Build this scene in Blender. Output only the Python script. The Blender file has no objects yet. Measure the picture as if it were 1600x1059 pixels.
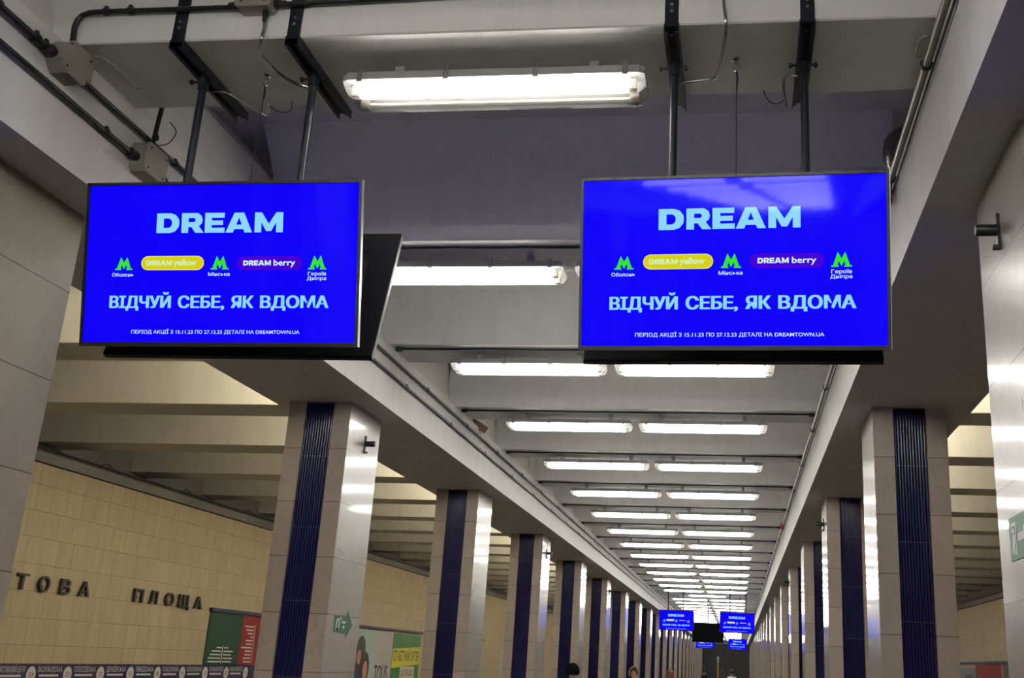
import bpy, bmesh, math, random
from mathutils import Vector, Matrix, Euler
from mathutils.geometry import tessellate_polygon
random.seed(7)
sc = bpy.context.scene
COL = sc.collection
pi = math.pi

# ------------------------------------------------------------------ camera, view, world
cd = bpy.data.cameras.new('camera'); cam = bpy.data.objects.new('camera', cd); COL.objects.link(cam)
_r = Vector((0.992754, 0.113497, 0.039468)); _u = Vector((-0.003715, -0.299304, 0.954151)); _f = Vector((-0.120106, 0.947384, 0.296714))
cam.matrix_world = Matrix(((_r.x, _u.x, -_f.x, 0), (_r.y, _u.y, -_f.y, 0), (_r.z, _u.z, -_f.z, 0), (0, 0, 0, 1)))
cd.sensor_width = 36.0; cd.sensor_fit = 'HORIZONTAL'; cd.lens = 1628.71 / 1600 * 36
cd.shift_x = -(957.75 - 800) / 1600; cd.shift_y = 0.0
cd.clip_start = 0.05; cd.clip_end = 300
sc.camera = cam
sc.view_settings.view_transform = 'Standard'; sc.view_settings.look = 'None'
sc.view_settings.exposure = 0.0; sc.view_settings.gamma = 1.0; sc.view_settings.use_curve_mapping = False
W = bpy.data.worlds.new('world'); sc.world = W; W.use_nodes = True
W.node_tree.nodes['Background'].inputs[0].default_value = (0.02, 0.02, 0.022, 1); W.node_tree.nodes['Background'].inputs[1].default_value = 1.0
HALL_TUBE = 62.0      # radiance of the tubes in the hall lamps
TRACK_TUBE = 290.0     # radiance of the batten tubes above the tracks
SCREEN = 1.0

# ------------------------------------------------------------------ place dimensions (metres, eye at the origin)
FLOOR = -1.62
XLI, XLO, XRI, XRO = -2.823, -3.7185, 0.777, 1.7287      # long beams: inner / outer sides
SOF, RIB = 1.90, 2.4027                                   # soffit of the long beams, underside of the ribs
SLAB = 3.10
RY0, RP, RW = 3.539, 2.149, 0.5355                        # first rib's front edge, spacing, width
KB, KN = -14, 43                                           # ribs built
YB, YE = -27.5, 97.0                                       # back wall, end wall
TWX, RWX = -8.40, 6.45                                    # tiled track walls
PLY, PRY, PP, PD = 7.765, 7.7375, 4.298, 0.724            # pillars
CX = -1.025

# ------------------------------------------------------------------ helpers
def L(c):
    return tuple((x / 12.92 if x <= 0.04045 else ((x + 0.055) / 1.055) ** 2.4) for x in c)
def S(r, g, b):
    return L((r / 255, g / 255, b / 255))

class MB:
    def __init__(s): s.v = []; s.f = []; s.m = []
    def poly(s, pts, m=0):
        i = len(s.v); s.v += [tuple(p) for p in pts]; s.f.append(tuple(range(i, i + len(pts)))); s.m.append(m)
    def box(s, a, b, m=0):
        x0, y0, z0 = a; x1, y1, z1 = b; i = len(s.v)
        s.v += [(x0, y0, z0), (x1, y0, z0), (x1, y1, z0), (x0, y1, z0), (x0, y0, z1), (x1, y0, z1), (x1, y1, z1), (x0, y1, z1)]
        for q in ((0, 3, 2, 1), (4, 5, 6, 7), (0, 1, 5, 4), (1, 2, 6, 5), (2, 3, 7, 6), (3, 0, 4, 7)):
            s.f.append(tuple(i + k for k in q)); s.m.append(m)
    def rings(s, rings, closed=True, caps=True, m=0):
        n = len(rings[0]); i = len(s.v)
        for r in rings: s.v += [tuple(p) for p in r]
        for a in range(len(rings) - 1):
            for b in range(n if closed else n - 1):
                c = (b + 1) % n
                s.f.append((i + a * n + b, i + a * n + c, i + (a + 1) * n + c, i + (a + 1) * n + b)); s.m.append(m)
        if caps:
            s.f.append(tuple(i + k for k in range(n))[::-1]); s.m.append(m)
            e = i + (len(rings) - 1) * n
            s.f.append(tuple(e + k for k in range(n))); s.m.append(m)
    def tube(s, pts, r, n=10, m=0, caps=True):
        pts = [Vector(p) for p in pts]; out = []; up = None
        for k, p in enumerate(pts):
            d = ((pts[min(k + 1, len(pts) - 1)] - p).normalized() + (p - pts[max(k - 1, 0)]).normalized())
            if d.length < 1e-6: d = Vector((0, 0, 1))
            d.normalize()
            if up is None: up = Vector((0, 0, 1)) if abs(d.z) < 0.9 else Vector((0, 1, 0))
            a = d.cross(up)
            if a.length < 1e-4: a = d.cross(Vector((1, 0, 0)))
            a.normalize(); b = a.cross(d).normalized(); up = b
            rr = r[k] if isinstance(r, (list, tuple)) else r
            out.append([p + a * rr * math.cos(2 * pi * j / n) + b * rr * math.sin(2 * pi * j / n) for j in range(n)])
        s.rings(out, True, caps, m)
    def lathe(s, prof, origin, axis, n=16, m=0):
        ax = Vector(axis).normalized(); a = ax.orthogonal().normalized(); b = ax.cross(a); o = Vector(origin)
        s.rings([[o + ax * t + (a * math.cos(2 * pi * j / n) + b * math.sin(2 * pi * j / n)) * max(r, 1e-4) for j in range(n)] for t, r in prof], True, True, m)
    def shape(s, loops, fn, m=0, depth=0.0):
        """flat polygon with holes; fn maps (u, v, w) to 3D"""
        vs = [Vector((p[0], p[1], 0)) for lp in loops for p in lp]
        tris = tessellate_polygon([[Vector((p[0], p[1], 0)) for p in lp] for lp in loops])
        i = len(s.v); s.v += [tuple(fn(p.x, p.y, depth)) for p in vs]
        for t in tris:
            a, b, c = (vs[k] for k in t)
            if (b - a).cross(c - a).z < 0: t = (t[0], t[2], t[1])
            s.f.append(tuple(i + k for k in t)); s.m.append(m)
        if depth:
            j = len(s.v); s.v += [tuple(fn(p.x, p.y, 0)) for p in vs]; o = 0
            for lp in loops:
                n = len(lp)
                for k in range(n):
                    a, b = o + k, o + (k + 1) % n
                    s.f.append((i + a, i + b, j + b, j + a)); s.m.append(m)
                o += n
    def mesh(s, name, mats, smooth=False, weld=False):
        me = bpy.data.meshes.new(name); me.from_pydata(s.v, [], s.f)
        for mt in (mats if isinstance(mats, (list, tuple)) else [mats]): me.materials.append(mt)
        me.polygons.foreach_set('material_index', s.m)
        if weld or smooth:
            bm = bmesh.new(); bm.from_mesh(me)
            if weld: bmesh.ops.remove_doubles(bm, verts=bm.verts, dist=1e-5)
            bmesh.ops.recalc_face_normals(bm, faces=bm.faces); bm.to_mesh(me); bm.free()
        if smooth:
            me.polygons.foreach_set('use_smooth', [True] * len(me.polygons))
            try: me.set_sharp_from_angle(angle=math.radians(40))
            except Exception: pass
        me.update(); return me

def obj(name, me, parent=None, loc=None):
    o = bpy.data.objects.new(name, me); COL.objects.link(o)
    if parent is not None: o.parent = parent
    if loc is not None: o.location = loc
    return o
def tag(o, label, cat, group=None, kind=None):
    o['label'] = label; o['category'] = cat
    if group: o['group'] = group
    if kind: o['kind'] = kind
    return o
def thing(name, label, cat, loc=(0, 0, 0), group=None, kind=None, rot=None):
    o = bpy.data.objects.new(name, None); COL.objects.link(o); o.location = loc; o.empty_display_size = 0.1
    if rot: o.rotation_euler = rot
    return tag(o, label, cat, group, kind)
def dup(root, loc, label=None, group=None, rot=None):
    r = root.copy(); COL.objects.link(r); r.location = loc
    if rot is not None: r.rotation_euler = rot
    if label: r['label'] = label
    if group: r['group'] = group
    for ch in list(root.children):
        c = ch.copy(); COL.objects.link(c); c.parent = r
        for g in list(ch.children):
            d = g.copy(); COL.objects.link(d); d.parent = c
    return r
def bevel(o, w=0.004, seg=2):
    m = o.modifiers.new('bevel', 'BEVEL'); m.width = w; m.segments = seg; m.limit_method = 'ANGLE'; return o
def structure(name, me, label, cat, loc=None):
    return tag(obj(name, me, None, loc), label, cat, None, 'structure')
ORD = 'first second third fourth fifth sixth seventh eighth ninth tenth eleventh twelfth thirteenth fourteenth fifteenth sixteenth seventeenth eighteenth nineteenth twentieth'.split()
def ordn(n):
    if n <= 20: return ORD[n - 1]
    t, u = divmod(n, 10); tens = {2: 'twenty', 3: 'thirty', 4: 'forty'}[t]
    return (tens + '-' + ORD[u - 1]) if u else {2: 'twentieth', 3: 'thirtieth', 4: 'fortieth'}[t]

# ------------------------------------------------------------------ materials
def mat(name, col=(0.5, 0.5, 0.5), rough=0.5, metal=0.0, spec=0.5, emit=None, es=0.0):
    m = bpy.data.materials.new(name); m.use_nodes = True; b = m.node_tree.nodes['Principled BSDF']
    b.inputs['Base Color'].default_value = (*col, 1); b.inputs['Roughness'].default_value = rough; b.inputs['Metallic'].default_value = metal
    b.inputs['Specular IOR Level'].default_value = spec
    if emit: b.inputs['Emission Color'].default_value = (*emit, 1); b.inputs['Emission Strength'].default_value = es
    return m
def N(m, t, **kw):
    n = m.node_tree.nodes.new(t)
    for k, v in kw.items(): setattr(n, k, v)
    return n
def lk(m, a, b): m.node_tree.links.new(a, b)
def ramp(m, fac, stops):
    r = N(m, 'ShaderNodeValToRGB'); e = r.color_ramp.elements
    while len(e) < len(stops): e.new(0.5)
    for x, (p, c) in zip(e, stops): x.position = p; x.color = (*c, 1) if len(c) == 3 else c
    lk(m, fac, r.inputs[0]); return r.outputs[0]
def noise(m, vec, scale, detail=4, rough=0.55, dist=0.0):
    n = N(m, 'ShaderNodeTexNoise'); n.inputs['Scale'].default_value = scale; n.inputs['Detail'].default_value = detail
    n.inputs['Roughness'].default_value = rough; n.inputs['Distortion'].default_value = dist
    if vec is not None: lk(m, vec, n.inputs['Vector'])
    return n.outputs['Fac']
def mapping(m, vec, scale=(1, 1, 1), loc=(0, 0, 0)):
    n = N(m, 'ShaderNodeMapping'); n.inputs['Scale'].default_value = scale; n.inputs['Location'].default_value = loc; lk(m, vec, n.inputs[0]); return n.outputs[0]
def mix(m, fac, a, b, mode='MIX'):
    n = N(m, 'ShaderNodeMix', data_type='RGBA', blend_type=mode)
    for s, v in ((n.inputs[0], fac), (n.inputs[6], a), (n.inputs[7], b)):
        if isinstance(v, (int, float)): s.default_value = v
        elif isinstance(v, tuple): s.default_value = (*v, 1) if len(v) == 3 else v
        else: lk(m, v, s)
    return n.outputs[2]
def math_(m, op, a, b=0.0, c=None):
    n = N(m, 'ShaderNodeMath', operation=op)
    for s, v in zip(n.inputs, (a, b) if c is None else (a, b, c)):
        if isinstance(v, (int, float)): s.default_value = v
        else: lk(m, v, s)
    return n.outputs[0]
def bsdf(m): return m.node_tree.nodes['Principled BSDF']
def bump(m, h, strength=0.2, dist=0.01):
    n = N(m, 'ShaderNodeBump'); n.inputs['Strength'].default_value = strength; n.inputs['Distance'].default_value = dist
    lk(m, h, n.inputs['Height']); lk(m, n.outputs[0], bsdf(m).inputs['Normal'])
def pos(m): return N(m, 'ShaderNodeNewGeometry').outputs['Position']
def objc(m): return N(m, 'ShaderNodeTexCoord').outputs['Object']

def paint(name, a, b, rough=0.55):
    m = mat(name, a, rough); p = pos(m)
    f1 = noise(m, p, 0.9, 5, 0.6); f2 = noise(m, mapping(m, p, (5, 5, 1.2)), 2.0, 4)
    c = mix(m, math_(m, 'MULTIPLY', f1, 0.9), a, b)
    c = mix(m, ramp(m, f2, [(0.45, (0, 0, 0)), (0.75, (0.35, 0.35, 0.35))]), c, tuple(x * 0.8 for x in b))
    lk(m, c, bsdf(m).inputs['Base Color']); bump(m, noise(m, p, 30, 3), 0.06, 0.01); return m
M = {}
M['ceil'] = paint('grey_ceiling_paint', (0.80, 0.79, 0.765), (0.71, 0.70, 0.675), 0.45)
M['beam'] = paint('pale_beam_paint', (0.78, 0.765, 0.735), (0.68, 0.665, 0.64), 0.6)
M['trackceil'] = paint('track_ceiling_paint', (0.76, 0.735, 0.665), (0.68, 0.655, 0.59), 0.6)
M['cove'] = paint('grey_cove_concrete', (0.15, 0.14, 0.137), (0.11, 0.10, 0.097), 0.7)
M['plain'] = paint('plain_wall', (0.35, 0.34, 0.32), (0.28, 0.27, 0.26), 0.7)
M['trackbed'] = paint('track_bed', (0.035, 0.033, 0.031), (0.025, 0.024, 0.023), 0.9)

def marble(name, a, b, rough, vein):
    m = mat(name, a, rough); o = objc(m); p = pos(m)
    sx = N(m, 'ShaderNodeSeparateXYZ'); lk(m, o, sx.inputs[0])
    t = math_(m, 'DIVIDE', math_(m, 'SUBTRACT', sx.outputs[2], 1.468), 0.4186)       # slab courses (heights above the floor)
    fl = math_(m, 'FLOOR', t); fr = math_(m, 'SUBTRACT', t, fl)
    wn = N(m, 'ShaderNodeTexWhiteNoise', noise_dimensions='4D')
    sp = N(m, 'ShaderNodeSeparateXYZ'); lk(m, p, sp.inputs[0])
    cmb = N(m, 'ShaderNodeCombineXYZ'); lk(m, fl, cmb.inputs[2]); lk(m, math_(m, 'FLOOR', math_(m, 'MULTIPLY', sp.outputs[0], 3.0)), cmb.inputs[0])
    lk(m, math_(m, 'FLOOR', math_(m, 'MULTIPLY', sp.outputs[1], 0.45)), cmb.inputs[1])
    lk(m, cmb.outputs[0], wn.inputs['Vector'])
    f = noise(m, p, 3.2, 8, 0.62, 0.8); f2 = noise(m, p, 11, 6, 0.6, 1.6)
    c = mix(m, f, a, b)
    c = mix(m, ramp(m, f2, [(0.32, (0.38, 0.38, 0.38)), (0.50, (0, 0, 0))]), c, vein)
    c = mix(m, math_(m, 'MULTIPLY', wn.outputs[0], 0.55), c, tuple(x * 0.60 for x in a))
    j = math_(m, 'ADD', math_(m, 'LESS_THAN', fr, 0.009), math_(m, 'GREATER_THAN', fr, 0.995))
    c = mix(m, math_(m, 'MULTIPLY', j, 0.75), c, (0.05, 0.04, 0.035))
    lk(m, c, bsdf(m).inputs['Base Color'])
    r = math_(m, 'ADD', math_(m, 'MULTIPLY', f, rough * 0.5), rough * 0.75); lk(m, r, bsdf(m).inputs['Roughness'])
    bump(m, f2, 0.012, 0.01); return m
M['honed'] = marble('honed_beige_marble', (0.61, 0.525, 0.435), (0.42, 0.35, 0.275), 0.40, (0.30, 0.245, 0.20))
M['polished'] = marble('polished_grey_marble', (0.58, 0.54, 0.49), (0.45, 0.41, 0.365), 0.30, (0.27, 0.245, 0.22))
M['worn'] = marble('worn_brown_marble', (0.38, 0.33, 0.265), (0.29, 0.25, 0.20), 0.42, (0.22, 0.19, 0.155))
bsdf(M['worn']).inputs['Specular IOR Level'].default_value = 0.15
bsdf(M['polished']).inputs['Specular IOR Level'].default_value = 0.9
bsdf(M['polished']).inputs['Coat Weight'].default_value = 0.8; bsdf(M['polished']).inputs['Coat Roughness'].default_value = 0.075

def navy():
    m = mat('ribbed_navy_tile', S(28, 30, 92), 0.24); o = objc(m); sx = N(m, 'ShaderNodeSeparateXYZ'); lk(m, o, sx.inputs[0])
    t = math_(m, 'DIVIDE', math_(m, 'SUBTRACT', sx.outputs[2], 1.425), 0.552); fl = math_(m, 'FLOOR', t); fr = math_(m, 'SUBTRACT', t, fl)
    wn = N(m, 'ShaderNodeTexWhiteNoise', noise_dimensions='1D'); lk(m, math_(m, 'ADD', fl, math_(m, 'FLOOR', pos_x(m))), wn.inputs['W'])
    c = mix(m, wn.outputs[0], (0.0075, 0.008, 0.060), (0.011, 0.012, 0.080))
    c = mix(m, math_(m, 'MULTIPLY', math_(m, 'LESS_THAN', fr, 0.010), 0.5), c, (0.12, 0.12, 0.16))
    lk(m, c, bsdf(m).inputs['Base Color']); return m
def pos_x(m):
    s = N(m, 'ShaderNodeSeparateXYZ'); lk(m, pos(m), s.inputs[0]); return s.outputs[1]
M['navy'] = navy()

def tiles(name, a, b):
    m = mat(name, a, 0.42); p = pos(m); s = N(m, 'ShaderNodeSeparateXYZ'); lk(m, p, s.inputs[0])
    cz = N(m, 'ShaderNodeCombineXYZ'); lk(m, s.outputs[1], cz.inputs[0]); lk(m, math_(m, 'ADD', s.outputs[2], 0.067 + 0.3108 * 20), cz.inputs[1])
    br = N(m, 'ShaderNodeTexBrick'); br.offset = 0.31; br.offset_frequency = 3; br.squash = 1.0
    br.inputs['Scale'].default_value = 1.0; br.inputs['Brick Width'].default_value = 0.30; br.inputs['Row Height'].default_value = 0.3108
    br.inputs['Mortar Size'].default_value = 0.0045; br.inputs['Mortar Smooth'].default_value = 0.1; br.inputs['Bias'].default_value = 0.0
    br.inputs['Color1'].default_value = (*a, 1); br.inputs['Color2'].default_value = (*b, 1); br.inputs['Mortar'].default_value = (*[x * 0.30 for x in b], 1)
    lk(m, cz.outputs[0], br.inputs['Vector'])
    st = noise(m, mapping(m, p, (1, 22, 1.1)), 1.0, 4, 0.6)
    c = mix(m, ramp(m, st, [(0.35, (0, 0, 0)), (0.75, (0.75, 0.75, 0.75))]), br.outputs['Color'], tuple(x * 0.72 for x in b))
    big = noise(m, p, 0.5, 3); c = mix(m, math_(m, 'MULTIPLY', big, 0.35), c, tuple(x * 0.8 for x in a))
    lk(m, c, bsdf(m).inputs['Base Color']); bump(m, br.outputs['Fac'], -0.15, 0.01); return m
M['tile'] = tiles('cream_wall_tile', (0.36, 0.285, 0.178), (0.315, 0.247, 0.150))

def mosaic():
    m = mat('dark_mosaic', (0.04, 0.036, 0.033), 0.5); p = pos(m)
    v = N(m, 'ShaderNodeTexVoronoi'); v.inputs['Scale'].default_value = 2.4; lk(m, p, v.inputs['Vector'])
    n = noise(m, p, 1.8, 6, 0.65, 1.5)
    c = mix(m, n, (0.028, 0.026, 0.025), (0.10, 0.088, 0.075)); c = mix(m, math_(m, 'MULTIPLY', v.outputs['Distance'], 0.5), c, (0.02, 0.02, 0.02))
    lk(m, c, bsdf(m).inputs['Base Color']); return m
M['mosaic'] = mosaic()
def granite():
    m = mat('granite_floor', (0.2, 0.19, 0.18), 0.28); p = pos(m)
    n = noise(m, p, 60, 3); br = N(m, 'ShaderNodeTexBrick'); br.inputs['Brick Width'].default_value = 0.6; br.inputs['Row Height'].default_value = 0.4
    br.inputs['Mortar Size'].default_value = 0.003; br.inputs['Scale'].default_value = 1
    br.inputs['Color1'].default_value = (0.040, 0.038, 0.040, 1); br.inputs['Color2'].default_value = (0.030, 0.029, 0.030, 1); br.inputs['Mortar'].default_value = (0.08, 0.08, 0.08, 1)
    lk(m, p, br.inputs['Vector'])
    lk(m, mix(m, n, br.outputs['Color'], (0.022, 0.021, 0.022)), bsdf(m).inputs['Base Color']); return m
M['floor'] = granite()
M['black'] = mat('black_steel', S(24, 28, 38), 0.42, 0.3)
M['pole'] = mat('black_pole_paint', S(30, 36, 46), 0.38, 0.2)
M['blackplastic'] = mat('black_plastic', (0.012, 0.012, 0.014), 0.4)
M['shell'] = mat('dark_back_shell', (0.005, 0.005, 0.007), 0.6, 0.0, 0.06)
M['silver'] = mat('silver_trim', (0.55, 0.55, 0.56), 0.3, 0.9)
M['conduit'] = mat('dark_conduit', S(52, 54, 54), 0.30, 0.65)
M['greypipe'] = mat('grey_pipe', S(150, 148, 138), 0.30, 0.35)
M['steel'] = mat('bright_steel', (0.58, 0.57, 0.55), 0.22, 1.0)
M['flex'] = mat('metal_hose', (0.48, 0.47, 0.45), 0.24, 1.0)
M['wire'] = mat('black_wire', (0.01, 0.01, 0.012), 0.5)
M['box'] = mat('grey_junction_box', S(140, 136, 127), 0.6)
M['housing'] = mat('grey_lamp_housing', (0.36, 0.37, 0.36), 0.5)
M['tray'] = mat('white_reflector', (0.82, 0.82, 0.80), 0.4)
M['cap'] = mat('tube_cap', (0.55, 0.50, 0.45), 0.4)
M['latch'] = mat('steel_latch', (0.30, 0.29, 0.28), 0.35, 0.8)
M['tube_on'] = mat('lit_tube', (0.9, 0.9, 0.9), 0.4, emit=(1.0, 0.985, 0.94), es=HALL_TUBE)
M['tube_dim'] = mat('dimmed_lit_tube', (0.9, 0.9, 0.9), 0.4, emit=(1.0, 0.985, 0.94), es=HALL_TUBE * 0.60)  # output turned down to darken the farther hall, same tubes as the near rows
M['tube_mid'] = mat('second_row_tube', (0.9, 0.9, 0.9), 0.4, emit=(1.0, 0.985, 0.94), es=HALL_TUBE * 0.85)
M['tube_off'] = mat('unlit_tube', (0.78, 0.78, 0.76), 0.25)
M['tube_track'] = mat('warm_lit_tube', (0.9, 0.9, 0.85), 0.4, emit=(1.0, 0.90, 0.66), es=TRACK_TUBE)
M['tube_track_right'] = mat('warm_lit_tube_right', (0.9, 0.9, 0.85), 0.4, emit=(1.0, 0.90, 0.70), es=TRACK_TUBE * 0.55)
def clear():
    m = bpy.data.materials.new('clear_lens'); m.use_nodes = True; nt = m.node_tree
    for n in list(nt.nodes):
        if n.type == 'BSDF_PRINCIPLED': nt.nodes.remove(n)
    out = [n for n in nt.nodes if n.type == 'OUTPUT_MATERIAL'][0]
    tr = N(m, 'ShaderNodeBsdfTransparent'); tr.inputs[0].default_value = (0.94, 0.93, 0.91, 1)
    gl = N(m, 'ShaderNodeBsdfGlossy'); gl.inputs['Roughness'].default_value = 0.18; gl.inputs[0].default_value = (0.95, 0.95, 0.95, 1)
    tl = N(m, 'ShaderNodeBsdfTranslucent'); tl.inputs[0].default_value = (0.85, 0.83, 0.79, 1)
    fr = N(m, 'ShaderNodeFresnel'); fr.inputs[0].default_value = 1.5
    m1 = N(m, 'ShaderNodeMixShader'); m1.inputs[0].default_value = 0.16; lk(m, tr.outputs[0], m1.inputs[1]); lk(m, tl.outputs[0], m1.inputs[2])
    m2 = N(m, 'ShaderNodeMixShader'); lk(m, fr.outputs[0], m2.inputs[0]); lk(m, m1.outputs[0], m2.inputs[1]); lk(m, gl.outputs[0], m2.inputs[2])
    lk(m, m2.outputs[0], out.inputs[0]); return m
M['lens'] = clear()
def emis(name, c, rough=0.045, s=None):
    m = mat(name, (0.002, 0.002, 0.002), rough, spec=0.09, emit=c, es=SCREEN if s is None else s); return m
M['s_blue'] = emis('screen_blue', S(13, 0, 248)); M['s_cyan'] = emis('screen_pale_blue', S(140, 214, 255)); M['s_white'] = emis('screen_white', S(214, 238, 255))
M['s_yel'] = emis('screen_yellow', S(216, 208, 22)); M['s_yrim'] = emis('screen_yellow_rim', S(240, 238, 90)); M['s_pur'] = emis('screen_purple', S(66, 0, 212))
M['s_grn'] = emis('screen_green', S(56, 226, 40)); M['s_mint'] = emis('screen_mint', S(205, 240, 190))
M['signgreen'] = mat('sign_green', S(58, 110, 82), 0.35); M['signpale'] = mat('sign_faded_green', S(92, 138, 116), 0.45, 0.0, 0.25)
M['signwhite'] = mat('sign_white', S(226, 230, 224), 0.4); M['signred'] = mat('red_plastic', S(150, 40, 36), 0.4)
M['letters'] = mat('dark_letter_metal', S(58, 56, 52), 0.35, 0.6); M['bandnavy'] = mat('band_navy', S(18, 20, 58), 0.35)
M['bandwhite'] = mat('band_white', S(178, 172, 168), 0.4)
M['p_green'] = mat('poster_green', S(22, 54, 39), 0.5, 0.0, 0.15); M['p_red'] = mat('poster_red', S(112, 26, 28), 0.5, 0.0, 0.15); M['p_white'] = mat('poster_grey_white', S(158, 155, 155), 0.35)
M['p_lime'] = mat('poster_lime_green', S(48, 104, 50), 0.35); M['p_yellow'] = mat('poster_yellow', S(178, 170, 44), 0.35); M['p_black'] = mat('poster_black', (0.02, 0.02, 0.02), 0.4)
M['p_skin'] = mat('poster_skin', S(165, 112, 94), 0.4); M['p_hair'] = mat('poster_dark_hair', S(34, 30, 30), 0.4); M['p_blue'] = mat('poster_grey_blue', S(92, 106, 128), 0.35)
M['p_bar'] = mat('poster_top_bar', S(22, 24, 60), 0.3); M['p_teal'] = mat('poster_teal', S(146, 164, 160), 0.4)
M['brown'] = mat('brown_board', S(120, 92, 72), 0.8); M['gold'] = mat('brass_strip', S(190, 150, 70), 0.4, 0.5); M['dome'] = mat('dark_dome', S(58, 54, 58), 0.25)
M['rod'] = mat('painted_rod', (0.40, 0.385, 0.36), 0.6)

# ------------------------------------------------------------------ lettering (built-in font)
_tc = {}
def text_tris(body, bold=0.0):
    k = (body, bold)
    if k in _tc: return _tc[k]
    c = bpy.data.curves.new('lettering', 'FONT'); c.body = body; c.size = 1.0; c.offset = bold; c.resolution_u = 3; c.fill_mode = 'BOTH'
    o = bpy.data.objects.new('lettering', c); COL.objects.link(o)
    dg = bpy.context.evaluated_depsgraph_get(); dg.update()
    me = bpy.data.meshes.new_from_object(o.evaluated_get(dg))
    v = [(p.co.x, p.co.y) for p in me.vertices]; f = [tuple(p.vertices) for p in me.polygons]
    bpy.data.objects.remove(o); bpy.data.curves.remove(c); bpy.data.meshes.remove(me)
    _tc[k] = (v, f); return _tc[k]
CAP = max(p[1] for p in text_tris('H')[0])
def put_text(mb, body, u0, u1, v0, cap, fn, m=0, bold=0.0, w=0.0, depth=0.0):
    """text stretched from u0 to u1, baseline v0, capital height cap"""
    v, f = text_tris(body, bold)
    if not v: return
    a, b = min(p[0] for p in v), max(p[0] for p in v); sx = (u1 - u0) / (b - a); sy = cap / CAP; i = len(mb.v)
    mb.v += [tuple(fn(u0 + (p[0] - a) * sx, v0 + p[1] * sy, w + depth)) for p in v]
    for q in f: mb.f.append(tuple(i + k for k in q)); mb.m.append(m)
    if depth:
        ed = {}
        for q in f:
            for k in range(len(q)):
                e = (q[k], q[(k + 1) % len(q)]); ed[e] = 1
        j = len(mb.v); mb.v += [tuple(fn(u0 + (p[0] - a) * sx, v0 + p[1] * sy, w)) for p in v]
        for (p, q) in ed:
            if (q, p) not in ed: mb.f.append((i + p, j + p, j + q, i + q)); mb.m.append(m)
def rrect(u0, v0, u1, v1, r, n=6):
    out = []
    for cx, cy, a0 in ((u1 - r, v0 + r, -90), (u1 - r, v1 - r, 0), (u0 + r, v1 - r, 90), (u0 + r, v0 + r, 180)):
        for k in range(n + 1):
            a = math.radians(a0 + 90 * k / n); out.append((cx + r * math.cos(a), cy + r * math.sin(a)))
    return out
def ellipse(cu, cv, ru, rv, n=20): return [(cu + ru * math.cos(2 * pi * k / n), cv + rv * math.sin(2 * pi * k / n)) for k in range(n)]
def on_left(x, y0=0, z0=0): return lambda u, v, w: (x + w, y0 + u, z0 + v)        # wall facing +x
def on_right(x, y0=0, z0=0): return lambda u, v, w: (x - w, y0 - u, z0 + v)       # wall facing -x
def on_front(y=0, x0=0, z0=0): return lambda u, v, w: (x0 + u, y - w, z0 + v)     # facing -y

# ================================================================== large structure
def quad_strip(profile, y0, y1):
    mb = MB(); mb.rings([[(x, y0, z) for x, z in profile], [(x, y1, z) for x, z in profile]], True, True); return mb
# floor slab of the platform, track beds, ceiling slab, end walls
mb = MB(); mb.box((-5.9, YB, FLOOR - 0.4), (3.85, YE, FLOOR)); structure('floor', mb.mesh('floor', M['floor']), 'grey granite platform floor running between the two rows of pillars', 'floor')
mb = MB(); mb.box((-9.0, YB, -2.9), (-5.9, YE, -2.75)); mb.box((3.85, YB, -2.9), (7.1, YE, -2.75))
structure('trim_1', mb.mesh('track_bed', M['trackbed']), 'dark track beds on both sides below the platform edges', 'track bed')
mb = MB(); mb.box((-9.0, YB, SLAB), (7.1, YE, SLAB + 0.2)); structure('ceiling', mb.mesh('ceiling', M['ceil']), 'grey painted ceiling slab above the cross beams', 'ceiling')
mb = MB(); mb.box((-9.0, YB - 0.2, -2.9), (7.1, YB, SLAB + 0.2)); structure('wall_back', mb.mesh('wall_back', M['plain']), 'plain grey wall at the near end of the hall', 'wall')
mb = MB(); mb.box((-9.0, YE, -2.9), (7.1, YE + 0.2, SLAB + 0.2)); structure('wall_front', mb.mesh('wall_front', M['mosaic']), 'dark mottled mosaic wall closing the far end of the hall', 'wall')
mb = MB(); mb.box((XLI - 0.25, YE - 0.5, 2.02), (XRI + 0.25, YE - 0.001, SLAB)); structure('trim_2', mb.mesh('end_lintel', M['ceil']), 'pale lintel above the dark end wall', 'lintel')
# track walls
for nm, x, s, lab in (('wall_left', TWX, -1, 'cream tiled wall behind the left track with raised station letters'), ('wall_right', RWX, 1, 'cream tiled wall behind the right track')):
    zt = 2.043 if s < 0 else 1.897
    mb = MB(); mb.box((min(x, x + s * 0.6), YB, -2.9), (max(x, x + s * 0.6), YE, zt)); structure(nm, mb.mesh(nm, M['tile']), lab, 'wall')
    mb = MB()
    xs = x - s * 0.02
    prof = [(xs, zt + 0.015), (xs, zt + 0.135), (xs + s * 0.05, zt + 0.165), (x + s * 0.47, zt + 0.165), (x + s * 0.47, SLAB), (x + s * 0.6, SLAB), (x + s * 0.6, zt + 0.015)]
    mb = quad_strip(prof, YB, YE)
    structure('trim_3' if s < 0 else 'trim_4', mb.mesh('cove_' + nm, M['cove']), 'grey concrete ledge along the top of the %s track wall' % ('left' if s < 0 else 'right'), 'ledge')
# long beams over the pillars
for nm, xi, xo, s in (('left', XLI, XLO, -1), ('right', XRI, XRO, 1)):
    prof = [(xi, SOF), (xi, RIB), (xi + s * 0.07, RIB), (xi + s * 0.13, 2.85), (xi + s * 0.34, SLAB), (xo - s * 0.06, SLAB), (xo - s * 0.02, RIB), (xo, RIB), (xo, SOF)]
    mb = quad_strip(prof, YB, YE)
    structure('ceiling_beam_' + nm, mb.mesh('long_beam_' + nm, M['beam'], weld=False), 'long pale ceiling beam resting on the %s row of pillars' % nm, 'beam')
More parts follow.
